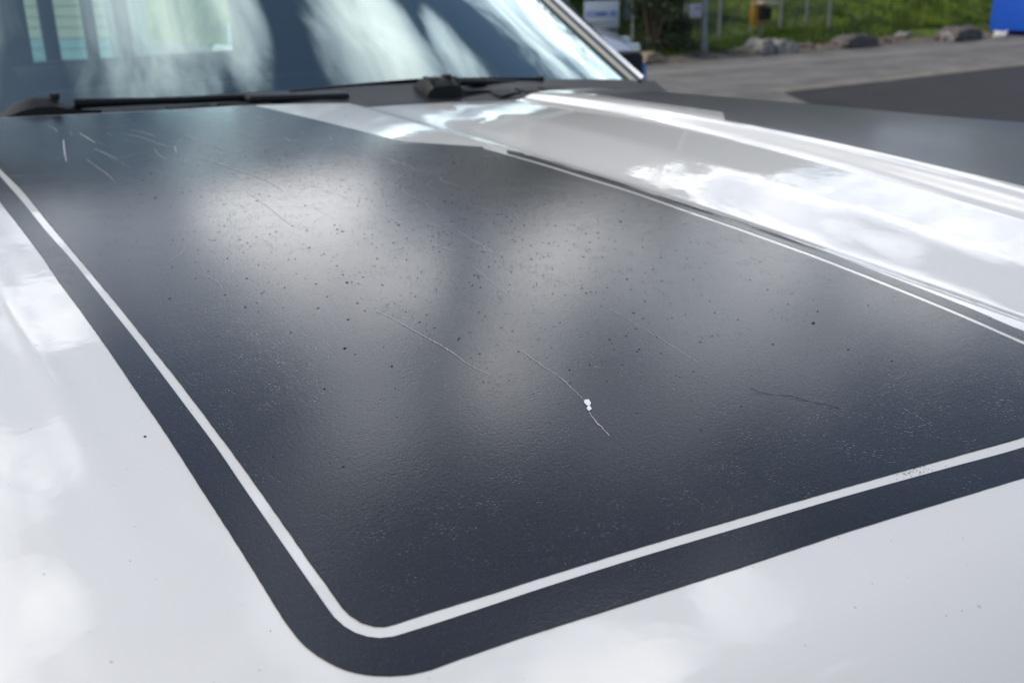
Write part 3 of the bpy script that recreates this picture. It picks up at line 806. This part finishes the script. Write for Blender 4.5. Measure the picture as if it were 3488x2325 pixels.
for k in range(1900):
    while True:
        x = random.uniform(-.78, -.22); y = random.triangular(.42, 1.5, .95)
        if random.random() < math.exp(-((x + .45) / .2) ** 2) * 1.1: break
    r = random.choice((.0003, .0004, .0004, .0005, .0006, .0008))
    n = 5; z = hood(x, y) + .0004
    el = random.uniform(1, 2.2)
    v = [(x, y, z + r * .7)] + [(x + r * el * math.cos(2 * math.pi * q / n), y + r * math.sin(2 * math.pi * q / n), z) for q in range(n)]
    b.add(v, [(0, 1 + q, 1 + (q + 1) % n) for q in range(n)])
for k in range(70):      # grimy spot on the front pinstripe
    x = random.gauss(-.4452, .009); y = random.gauss(.336, .004); r = random.uniform(.0002, .00045); z = hood(x, y) + .0004
    b.add([(x, y, z + r * .4)] + [(x + r * math.cos(2 * math.pi * q / 5), y + r * math.sin(2 * math.pi * q / 5), z) for q in range(5)], [(0, 1 + q, 1 + (q + 1) % 5) for q in range(5)])
for k in range(260):
    x = random.uniform(-.93, -.15); y = random.uniform(.2, .8); r = random.uniform(.0002, .0004); z = hood(x, y) + .0003
    b.add([(x, y, z + r * .4)] + [(x + r * math.cos(2 * math.pi * q / 5), y + r * math.sin(2 * math.pi * q / 5), z) for q in range(5)], [(0, 1 + q, 1 + (q + 1) % 5) for q in range(5)])
tag(b.obj('dirt_specks', M_DIRT), 'fine dark specks of dirt strewn over the hood stripe', 'dirt', kind='stuff')
hp = smooth_line(HAIR, .003)
tag(MB().tube([(x, y, hood(x, y) + .0008 + .0005 * math.sin(i * .9)) for i, (x, y) in enumerate(hp)], .00013, 5).obj('dark_hair', M_DIRT), 'long thin dark fibre curled on the near stripe', 'fibre')

# ------------------------------------------------------------------ ground
import numpy as np
rng = np.random.default_rng(5)
M_ASPHALT = mat('grey_asphalt', (.21, .20, .19), .85, var=.42, vscale=1.6, vdetail=8, bump=.5, bscale=60, bdist=.006)
M_ASPHALT_DARK = mat('dark_asphalt', (.032, .030, .033), .75, var=.35, vscale=1.3, vdetail=8, bump=.5, bscale=60, bdist=.006)
M_SEAM = mat('sandy_seam', (.27, .25, .21), .9, var=.5, vscale=5)
M_BAND = mat('pale_asphalt', (.24, .23, .215), .9, var=.25, vscale=1.5)
M_GRAVEL = mat('roadside_gravel', (.22, .19, .15), .95, var=.6, vscale=9, bump=.8, bscale=30, bdist=.03)
M_BANK = mat('grassy_bank', (.13, .19, .015), .95, var=.6, vscale=2.2, bump=.8, bscale=12, bdist=.1, col2=(.02, .05, .012))
M_BLADE = mat('grass_blades', (.17, .25, .02), .7, col2=(.035, .08, .012), vscale=1.1)
M_CONC = mat('weathered_concrete', (.42, .40, .36), .9, var=.45, vscale=6, bump=.6, bscale=25, bdist=.02)
M_CONC_DARK = mat('dark_concrete', (.16, .14, .13), .9, var=.45, vscale=6, bump=.6, bscale=25, bdist=.02)
M_GALV = mat('galvanised_steel', (.30, .33, .34), .5, metal=.3, var=.25, vscale=7)
M_WIRE = mat('fence_wire', (.10, .12, .13), .6, metal=.3)
M_LEAF = mat('leaves', (.06, .10, .02), .6, col2=(.022, .045, .012), vscale=1.7)
M_LEAF_DARK = mat('dark_leaves', (.035, .06, .014), .65, col2=(.010, .022, .008), vscale=2.2)
M_BARK = mat('bark', (.09, .065, .045), .9, var=.5, vscale=8, bump=.8, bscale=20, bdist=.03)
M_CREAM = mat('cream_boards', (.80, .80, .62), .7, var=.10, vscale=3)
M_TEAL = mat('pale_blue_boards', (.45, .70, .72), .7, var=.10, vscale=3)
M_HALL = mat('grey_green_cladding', (.21, .20, .15), .7, var=.2, vscale=.6)
M_DARK = mat('dark_boards', (.020, .020, .019), .9, var=.3, vscale=3)
M_BLUE = mat('blue_container_paint', (.015, .11, .62), .5, var=.15, vscale=2)
M_SIGNWHITE = mat('sign_white', (.50, .56, .70), .5)
M_SIGNBLUE = mat('sign_blue', (.03, .12, .50), .5)
M_CARWHITE = mat('bluish_white_paint', (.66, .72, .84), .3, coat=1)
M_YELLOW = mat('ochre_yellow', (.50, .27, .035), .6, var=.3, vscale=9)
M_PALE = mat('pale_lid', (.55, .50, .38), .7)
M_PINK = mat('pinkish_print', (.45, .25, .33), .6)
M_RED = mat('dark_red_paint', (.10, .012, .018), .6)

def sheet(name, poly, z, m):
    me = bpy.data.meshes.new(name); me.from_pydata([(x, y, z) for x, y in poly], [], [tuple(range(len(poly)))])
    o = link(name, me, m); tag(o, None, None, kind='structure'); return o
sheet('ground', [(-400, -400), (400, -400), (400, 400), (-400, 400)], 0, M_ASPHALT)
def wavy(a, b, n, amp):
    return [(a[0] + (b[0] - a[0]) * i / n + random.uniform(-amp, amp), a[1] + (b[1] - a[1]) * i / n + random.uniform(-amp, amp)) for i in range(n + 1)]
edge = wavy((8.75, 8.55), (15, 8.45), 16, .03) + wavy((15.3, 8.45), (32, 8.2), 10, .04)
sheet('dark_asphalt_patch', edge + [(32, -20), (4.2, -20), (4.2, 2.0), (6.6, 5.4)], .008, M_ASPHALT_DARK)
sheet('asphalt_seam', [(x, y + .02) for x, y in edge] + [(x, y + .34 + random.uniform(-.05, .05)) for x, y in edge[::-1]], .004, M_SEAM)
sheet('pale_road_band', wavy((7, 11.4), (34, 9.6), 20, .05) + wavy((34, 10.4), (7, 12.0), 20, .05), .004, M_BAND)

# bank behind the road
def bank_h(x, y):
    y0 = 12.95 - .05 * max(0, x - 12) + .12 * math.sin(x * 1.3) + .08 * math.sin(x * 3.1)
    d = y - y0
    if d <= 0: return -.03
    s = .16 + .26 / (1 + math.exp(-(x - 17.3) * .9))
    h = s * d if d < 14 else s * 14 + (d - 14) * .03
    h += .05 * math.sin(x * 2.2 + y) * min(1, d) + .04 * math.sin(x * 5 + y * 3.1) * min(1, d)
    return h - .03 * math.exp(-d * 3)
xs = [-30 + 75 * i / 300 for i in range(301)]; ys = [12.6 + 34 * (j / 120) ** 1.7 for j in range(121)]
v = []
for x in xs:
    for y in ys:
        f_ = min(1, max(0, (x - 6.8) / 1.2))
        v.append((x, y, bank_h(x, y) * f_ - .05 * (1 - f_)))
me = bpy.data.meshes.new('grassy_bank')
me.from_pydata(v, [], [(i * 121 + j, (i + 1) * 121 + j, (i + 1) * 121 + j + 1, i * 121 + j + 1) for i in range(300) for j in range(120)])
bank = link('grassy_bank', me, M_BANK, None, True); bank['kind'] = 'structure'
# gravel verge at the foot of the bank
v = []; f = []
for i in range(140):
    x = 9.5 + 13 * i / 139
    yb_ = 12.95 - .05 * max(0, x - 12)
    v += [(x, yb_ - .35 + .06 * math.sin(x * 4), .006), (x, yb_ - .1, .05 + .02 * math.sin(x * 7)), (x, yb_ + .25, .085 + .03 * math.sin(x * 5)), (x, yb_ + .6, .03)]
f = [(i * 4 + k, (i + 1) * 4 + k, (i + 1) * 4 + k + 1, i * 4 + k + 1) for i in range(139) for k in range(3)]
me = bpy.data.meshes.new('gravel_verge'); me.from_pydata(v, [], f); link('gravel_verge', me, M_GRAVEL, None, True)['kind'] = 'structure'
# grass: blades over the bank
n = 60000
gx = rng.uniform(9, 28, n); gy = 13.1 + 6 * rng.random(n) ** 1.5
keep = []
V = np.zeros((n * 3, 3)); 
for i in range(n):
    x, y = gx[i], gy[i]; z = bank_h(x, y); a = rng.uniform(0, 6.28)
    patch = .5 + .5 * math.sin(x * 1.7 + 2 * math.sin(y * 1.1)); h = rng.uniform(.05, .14) * (.6 + patch); wd = .012
    V[i * 3] = (x - wd * math.cos(a), y - wd * math.sin(a), z - .01); V[i * 3 + 1] = (x + wd * math.cos(a), y + wd * math.sin(a), z - .01)
    V[i * 3 + 2] = (x + rng.normal(0, .04), y + rng.normal(0, .04), z + h)
me = bpy.data.meshes.new('grass'); me.from_pydata(V.tolist(), [], [(3 * i, 3 * i + 1, 3 * i + 2) for i in range(n)])
tag(link('grass', me, M_BLADE), 'rough green grass covering the bank', 'grass', kind='stuff')

# stones and concrete blocks along the foot of the bank
def rough_block(name, loc, dim, m, rz=0, label='', cat='block', group=None, seed=1):
    rr = random.Random(seed)
    bm = bmesh.new(); bmesh.ops.create_cube(bm, size=1)
    bmesh.ops.subdivide_edges(bm, edges=bm.edges[:], cuts=4, use_grid_fill=True)
    for p in bm.verts:
        c = p.co
        k = 1 - .18 * max(0, (abs(c.x) * 2) ** 4 * (abs(c.z) * 2) ** 4)
        p.co = Vector((c.x * dim[0] * k * (1 - .12 * (c.z + .5)), c.y * dim[1] * k * (1 - .1 * (c.z + .5)), (c.z + .5) * dim[2] * (1 - .12 * (abs(c.x) * 2) ** 3)))
        p.co += Vector((rr.gauss(0, .016), rr.gauss(0, .016), rr.gauss(0, .013)))
    me = bpy.data.meshes.new(name); bm.to_mesh(me); bm.free()
    o = link(name, me, m, None, False); o.location = loc; o.rotation_euler = (0, 0, rz)
    return tag(o, label, cat, group)
gb = 'broken blocks along the foot of the bank'
rough_block('concrete_block', (12.82, 12.72, 0), (.55, .36, .26), M_CONC, .3, 'pale left half of a broken concrete block beside the road', 'block', gb, 3)
rough_block('concrete_block', (13.32, 12.68, 0), (.42, .34, .23), M_CONC, -.25, 'pale right half of a broken concrete block, next to the fence post bin', 'block', gb, 9)
rough_block('concrete_block', (15.2, 12.62, 0), (.98, .42, .22), M_CONC_DARK, .05, 'low dark concrete block below the green slope', 'block', gb, 4)
rough_block('concrete_block', (17.85, 12.25, 0), (1.05, .5, .25), M_CONC_DARK, .12, 'grey concrete block with a pale end, nearest the blue container', 'block', gb, 5)
rough_block('concrete_block', (10.35, 12.85, 0), (.50, .4, .17), mat('tan_concrete', (.36, .28, .19), .9, var=.3, vscale=6), .1, 'tan block between the dark bush and the truck mirror', 'block', gb, 6)
rough_block('pale_stone', (17.42, 12.2, 0), (.28, .25, .17), M_CONC, .5, 'small pale stone leaning on the end of the grey block', 'stone', None, 7)
rough_block('pale_stone', (17.0, 12.9, .08), (.34, .22, .08), M_CONC, .2, 'flat pale stone in the grass left of the grey block', 'stone', None, 8)
rough_block('white_bag', (19.1, 12.15, 0), (.36, .22, .11), mat('white_plastic', (.7, .7, .66), .5), .5, 'small white plastic bag at the foot of the bank by the container', 'bag', None, 11)
for k, (x, y, s_) in enumerate(((13.9, 12.85, .16), (14.25, 12.9, .2), (14.55, 12.85, .14), (16.1, 12.7, .2), (16.5, 12.72, .15), (11.6, 13.0, .14), (12.2, 12.95, .12))):
    o = rough_block('kerb_stone', (x, y, .0), (s_ * 1.6, s_, s_ * .55), M_GRAVEL, k * .7, ['small grey stone in the gravel just right of the pale concrete block', 'larger grey stone midway between the pale block and the low dark block', 'small stone touching the left end of the low dark block', 'grey stone just right of the low dark block', 'small stone midway between the two dark blocks', 'small stone near the foot of the metal pole', 'small stone between the metal pole and the pale concrete block'][k], 'stone', 'small stones in the roadside gravel', 20 + k)

# lamp pole
p_ = MB().tube([(11.9, 13.15, 0), (11.9, 13.15, 5.6), (11.7, 12.6, 5.95), (11.5, 12.1, 6.0)], [.055, .045, .03, .03], 12).obj('lamp_pole', M_GALV, None, True)
tag(p_, 'tall grey metal pole standing by the dark bush', 'pole')
MB().box((11.45, 11.85, 6.0), (.16, .5, .08)).obj('lamp_head', M_GALV, p_, True, .02)
MB().tube([(11.9, 13.15, -.0), (11.9, 13.15, .25)], .085, 12).obj('pole_foot', M_GALV, p_)

# chain-link fence on the bank
fence = empty('chain_link_fence', (0, 0, 0)); tag(fence, 'tall chain-link fence on grey posts along the green bank', 'fence')
FX = [11.1, 12.33, 13.18, 14.0, 14.8, 15.52, 16.2]
def fy(x): return 14.05
for x in FX: MB().tube([(x, fy(x), bank_h(x, fy(x)) - .1), (x, fy(x), 2.3)], .028, 8).obj('fence_post', M_GALV, fence, True)
MB().tube([(11.1, 14.05, 2.28), (16.2, 14.05, 2.28)], .018, 6).obj('top_rail', M_GALV, fence)
b = MB(); s_ = .075
for k in range(int(5.1 / s_) + 30):
    for sg in (-1, 1):
        x0 = 11.1 + (k - 28 if sg > 0 else k) * s_; z0, z1 = .12, 2.27
        x1 = x0 + sg * (z1 - z0)
        a = (x0, z0); c = (x1, z1)
        def clipx(a, c, xl, xr):
            (xa, za), (xc, zc) = a, c
            if max(xa, xc) <= xl or min(xa, xc) >= xr: return None
            def at(x): return za + (zc - za) * (x - xa) / (xc - xa)
            A = (min(max(xa, xl), xr),); Cx = min(max(xc, xl), xr)
            return (A[0], at(A[0])), (Cx, at(Cx))
        r_ = clipx(a, c, 11.1, 16.2)
        if r_:
            (xa, za), (xc, zc) = r_
            if abs(xa - xc) > .02: b.tube([(xa, 14.02 + .004 * sg, za), (xc, 14.02 + .004 * sg, zc)], .0022, 3, False)
o = b.obj('wire_mesh', M_WIRE, fence); o['kind'] = 'stuff'

# small round-cornered sign on the fence
sg = empty('fence_sign', (12.51, 13.98, .71)); tag(sg, 'small pale sign with a pinkish mark wired to the fence', 'sign')
MB().box((0, 0, 0), (.33, .012, .24)).obj('sign_plate', mat('pale_sign', (.62, .60, .70), .5), sg, True, .004)
MB().box((.03, -.008, .05), (.14, .003, .05)).obj('sign_print', M_PINK, sg)

# yellow box with a pale lid on a post
bx = empty('post_box', (13.92, 13.78, .25)); tag(bx, 'ochre yellow box with a pale overhanging lid on a thin grey post', 'bin')
MB().tube([(.03, 0, -.2), (.03, 0, .75)], .03, 8).obj('post', M_GALV, bx)
MB().box((-.02, .03, .35), (.34, .10, .36)).obj('back_panel', M_YELLOW, bx, True, .01)
MB().box((.07, -.06, .36), (.22, .14, .22)).obj('dark_box', M_DARK, bx, True, .02)
MB().box((.08, -.03, .55), (.44, .30, .07), (0, .05, 0)).obj('lid', M_PALE, bx, True, .02)
MB().box((-.0, .02, .70), (.30, .12, .26)).obj('upper_panel', M_YELLOW, bx, True, .01)

# leafy things -----------------------------------------------------------
def leaf_cloud(clumps, per, size):
    v = []; f = []
    for (cx, cy, cz, r) in clumps:
        d = rng.normal(size=(per, 3)); d /= np.linalg.norm(d, axis=1)[:, None]
        rad = r * rng.random(per) ** .45
        P = d * rad[:, None] * np.array([1, 1, .8]) + np.array([cx, cy, cz])
        for p in P:
            a = rng.normal(size=3); a /= np.linalg.norm(a); c = np.cross(a, rng.normal(size=3)); c /= np.linalg.norm(c)
            s1 = size * rng.uniform(.6, 1.3); k = len(v)
            v += [tuple(p - a * s1), tuple(p + c * s1 * .5), tuple(p + a * s1), tuple(p - c * s1 * .5)]; f.append((k, k + 1, k + 2, k + 3))
    return v, f
def make_tree(h, cr, m, seed, leaf=.11, per=70, ncl=70):
    rr = random.Random(seed)
    t = empty('tree')
    tr = MB().tube([(0, 0, -.3), (.05, .03, h * .25), (-.05, .06, h * .5), (.02, 0, h * .85)], [h * .022, h * .018, h * .012, h * .003], 10)
    cl = []
    for k in range(9):
        a = rr.uniform(0, 6.28); z = h * rr.uniform(.25, .7); l = cr * rr.uniform(.6, 1)
        e = (l * math.cos(a), l * math.sin(a), z + l * .55)
        tr.tube([(0, 0, z), (e[0] * .5, e[1] * .5, z + l * .35), e], [h * .008, h * .005, .01], 6)
        cl.append((*e, cr * .35))
    while len(cl) < ncl:
        a = rr.uniform(0, 6.28); u = rr.random(); z = h * (.28 + .74 * u); q = cr * math.sin(math.pi * min(.98, .12 + .86 * u)) ** .7 * rr.random() ** .4
        cl.append((q * math.cos(a), q * math.sin(a), z, cr * rr.uniform(.16, .32)))
    v, f = leaf_cloud(cl, per, leaf)
    tr.obj('trunk', M_BARK, t, True)
    me = bpy.data.meshes.new('crown'); me.from_pydata(v, [], f); link('crown', me, m, t)
    return t
def copy_thing(o, loc, rz, sc, label):
    c = o.copy(); COL.objects.link(c); c.location = loc; c.rotation_euler = (0, 0, rz); c.scale = (sc,) * 3; c['label'] = label
    for ch in o.children:
        d = ch.copy(); COL.objects.link(d); d.parent = c
    return c
gt = 'trees standing above the bank'
t1 = make_tree(8.5, 2.9, M_LEAF, 1); t1.location = (14.6, 20.5, .9)
tag(t1, 'broad leafy tree behind the fence, left of the long hall', 'tree', gt)
t2 = make_tree(7.0, 2.3, M_LEAF_DARK, 2); t2.location = (10.6, 20.5, .7)
tag(t2, 'dark narrow tree behind the open shed', 'tree', gt)
copy_thing(t1, (34.5, 18.0, 1.5), 1.9, 1.25, 'leafy tree at the right end of the long hall')
copy_thing(t2, (38.5, 17.0, 1.5), .7, 1.1, 'dark tree farthest right, beyond the long hall')
copy_thing(t1, (18.5, 20.2, 1.4), 4.0, 1.12, 'tall leafy tree in front of the long hall')

# dark bush beside the pole and a low one nearer
def bush(name, loc, r, h, m, label, seed):
    rr = random.Random(seed); cl = []
    for k in range(40):
        a = rr.uniform(0, 6.28); q = r * rr.random() ** .5; u = rr.random()
        cl.append((q * math.cos(a) * (1 - .5 * u), q * math.sin(a) * (1 - .5 * u), h * (.06 + .86 * u), r * .34))
    v, f = leaf_cloud(cl, 110, .035)
    o = empty(name, loc); tag(o, label, 'bush')
    me = bpy.data.meshes.new('foliage'); me.from_pydata(v, [], f); link('foliage', me, m, o)
    s = MB()
    for k in range(6):
        a = k * 1.05; s.tube([(0, 0, -.05), (r * .3 * math.cos(a), r * .3 * math.sin(a), h * .4), (r * .5 * math.cos(a), r * .5 * math.sin(a), h * .75)], [.02, .014, .006], 5)
    s.obj('stems', M_BARK, o)
bush('tall_bush', (10.95, 13.35, .0), .62, 1.9, M_LEAF_DARK, 'tall dark green bush between the sign and the metal pole', 3)
bush('tall_bush', (11.55, 13.75, .1), .5, 1.2, M_LEAF_DARK, 'lower dark bush right behind the metal pole', 4)
bush('low_bush', (4.80, 6.85, 0), .18, .80, M_LEAF_DARK, 'small dark shrub in front of the white car nose', 5)

# open shed with grey posts and the printed sign
shed = empty('open_shed', (0, 0, 0)); tag(shed, 'dark open shed with grey posts behind the printed white sign', 'shed')
MB().box((11.1, 17.6, 1.4), (3.8, .1, 2.8)).obj('back_wall', M_DARK, shed)
MB().box((11.1, 16.6, 2.86), (4.0, 2.6, .12)).obj('roof', M_DARK, shed)
for x, y in ((12.62, 16.0), (9.4, 15.6)): MB().box((x, y, 1.4), (.13, .13, 2.8)).obj('post', M_GALV, shed, True, .01)
MB().tube([(10.55, 15.2, 0), (10.55, 15.2, 2.8)], .04, 8).obj('drain_pipe', M_GALV, shed, True)
o = MB().box((12.25, 16.35, .30), (.34, .3, .5)).obj('red_box', M_RED, None, True, .02); tag(o, 'dark red box standing by the grey shed post', 'box')
o.location.z = -.05
sn = empty('printed_sign', (10.975, 14.76, .70), -.70); tag(sn, 'white board with a bold blue word in front of the dark shed', 'sign')
MB().box((0, 0, -.01), (.62, .02, .46)).obj('board', M_SIGNWHITE, sn, True, .004)
for x in (-.25, .25): MB().box((x, .03, -.45), (.04, .03, .5)).obj('leg', M_GALV, sn)
def text(body, size, loc, m, parent, name):
    cu = bpy.data.curves.new(name, 'FONT'); cu.body = body; cu.size = size; cu.align_x = 'CENTER'; cu.align_y = 'CENTER'; cu.extrude = .001; cu.offset = .0025
    tmp = bpy.data.objects.new(name, cu); me = bpy.data.meshes.new_from_object(tmp); bpy.data.objects.remove(tmp)
    me.name = name; me.materials.clear(); me.materials.append(m); o = bpy.data.objects.new(name, me); COL.objects.link(o)
    o.parent = parent; o.location = loc; o.rotation_euler = (R(90), 0, 0)
    return o
text('COMM SK', .125, (.0, -.013, .0), M_SIGNBLUE, sn, 'blue_lettering')
MB().box((0, -.012, -.145), (.46, .003, .035)).obj('small_print', mat('faint_grey_print', (.30, .33, .40), .6), sn)

# small white car, its nose towards the right
car = empty('parked_car', (4.72, 8.66, 0), -.62); car.scale = (1, 1, 1.13); tag(car, 'bluish white parked car, nose showing behind the truck pillar', 'car')
prof_ = [(1.42, .0, .30), (1.40, .55, .42), (1.34, .70, .60), (1.18, .74, .74), (.85, .76, .84), (.4, .78, .91), (.05, .78, .95)]
secs = []
for (x, hw, zt) in prof_:
    hw = max(hw, .35)
    secs.append([(x, -hw, .28), (x, -hw * 1.02, zt * .7), (x, -hw * .9, zt - .03), (x, -hw * .5, zt), (x, 0, zt + .012), (x, hw * .5, zt), (x, hw * .9, zt - .03), (x, hw * 1.02, zt * .7), (x, hw, .28)])
secs.append([(-2.4, p[1], p[2]) for p in secs[-1]])
MB().loft(secs).obj('body', M_CARWHITE, car, True)
MB().loft([[(.0, -.70, .95), (-.55, -.60, 1.38), (-1.6, -.60, 1.40), (-2.2, -.70, .97)], [(.0, .70, .95), (-.55, .60, 1.38), (-1.6, .60, 1.40), (-2.2, .70, .97)]]).obj('cabin', M_PANE, car, False)
MB().box((-1.05, 0, 1.40), (1.2, 1.18, .04)).obj('roof', M_CARWHITE, car, True, .015)
MB().box((1.36, 0, .46), (.12, 1.0, .16)).obj('blue_bumper', mat('blue_trim', (.08, .22, .62), .4), car, True, .03)
for sy in (-1, 1):
    MB().box((1.27, sy * .52, .64), (.16, .26, .12)).obj('headlight', M_CHROME, car, True, .03)
    for x in (.75, -1.75):
        MB().tube([(x, sy * .62, .30), (x, sy * .80, .30)], .30, 20).obj('wheel', M_RUBBER, car)

# blue container
cont = empty('blue_container', (21.25, 11.85, 0), -.04); tag(cont, 'bright blue steel container at the right end of the bank', 'container')
MB().box((0, 0, .68), (3.4, 1.6, 1.16)).obj('shell', M_BLUE, cont, True, .02)
for k in range(14): MB().box((-1.58 + .243 * k, -.812, .68), (.07, .03, 1.0)).obj('side_rib', M_BLUE, cont)
MB().box((0, 0, .06), (3.2, 1.4, .10)).obj('base_frame', M_DARK, cont)
for x in (-1.2, 1.2): MB().box((x, 0, .06), (.25, 1.5, .115)).obj('skid', M_PLASTIC_GREY, cont)

# cream boarded building behind the truck
bld = empty('boarded_building', (-2.9, 18.6, 0), R(-45)); tag(bld, 'cream boarded building with pale blue lower boards behind the truck', 'building')
MB().box((0, .475, 2.4), (14.6, .9, 4.8)).obj('wall', M_CREAM, bld)
MB().box((0, .675, 4.9), (15.2, 1.9, .16)).obj('roof', M_HALL, bld)
bv = MB().box((0, 0, 0), (14.6, .035, .104), (.10, 0, 0)).obj('board', M_CREAM, bld); bv.location = (0, 0, .84)
z = .84
for k in range(1, 32):
    c = bv.copy(); COL.objects.link(c); c.parent = bld; c.location = (0, 0, .84 + .125 * k)
bt = MB().box((0, 0, 0), (14.6, .035, .104), (.10, 0, 0)).obj('board', M_TEAL, bld); bt.location = (0, 0, .09)
for k in range(1, 6):
    c = bt.copy(); COL.objects.link(c); c.parent = bld; c.location = (0, 0, .09 + .125 * k)

# long hall beyond the bank
hall = empty('long_hall', (22.5, 25.0, 1.2), .10); tag(hall, 'long grey-green hall on top of the bank', 'building')
MB().box((0, 0, 4.7), (17.5, 6, 9.4)).obj('wall', M_HALL, hall)
MB().box((0, 0, 9.5), (18.1, 6.6, .3)).obj('roof', M_DARK, hall)
for k in range(7):
    fr_ = MB().box((-7.2 + 2.4 * k, -3.03, 4.6), (1.3, .08, 1.1)).obj('window', M_GALV, hall)
    MB().box((-7.2 + 2.4 * k, -3.075, 4.6), (1.1, .02, .9)).obj('pane', M_PANE, fr_)
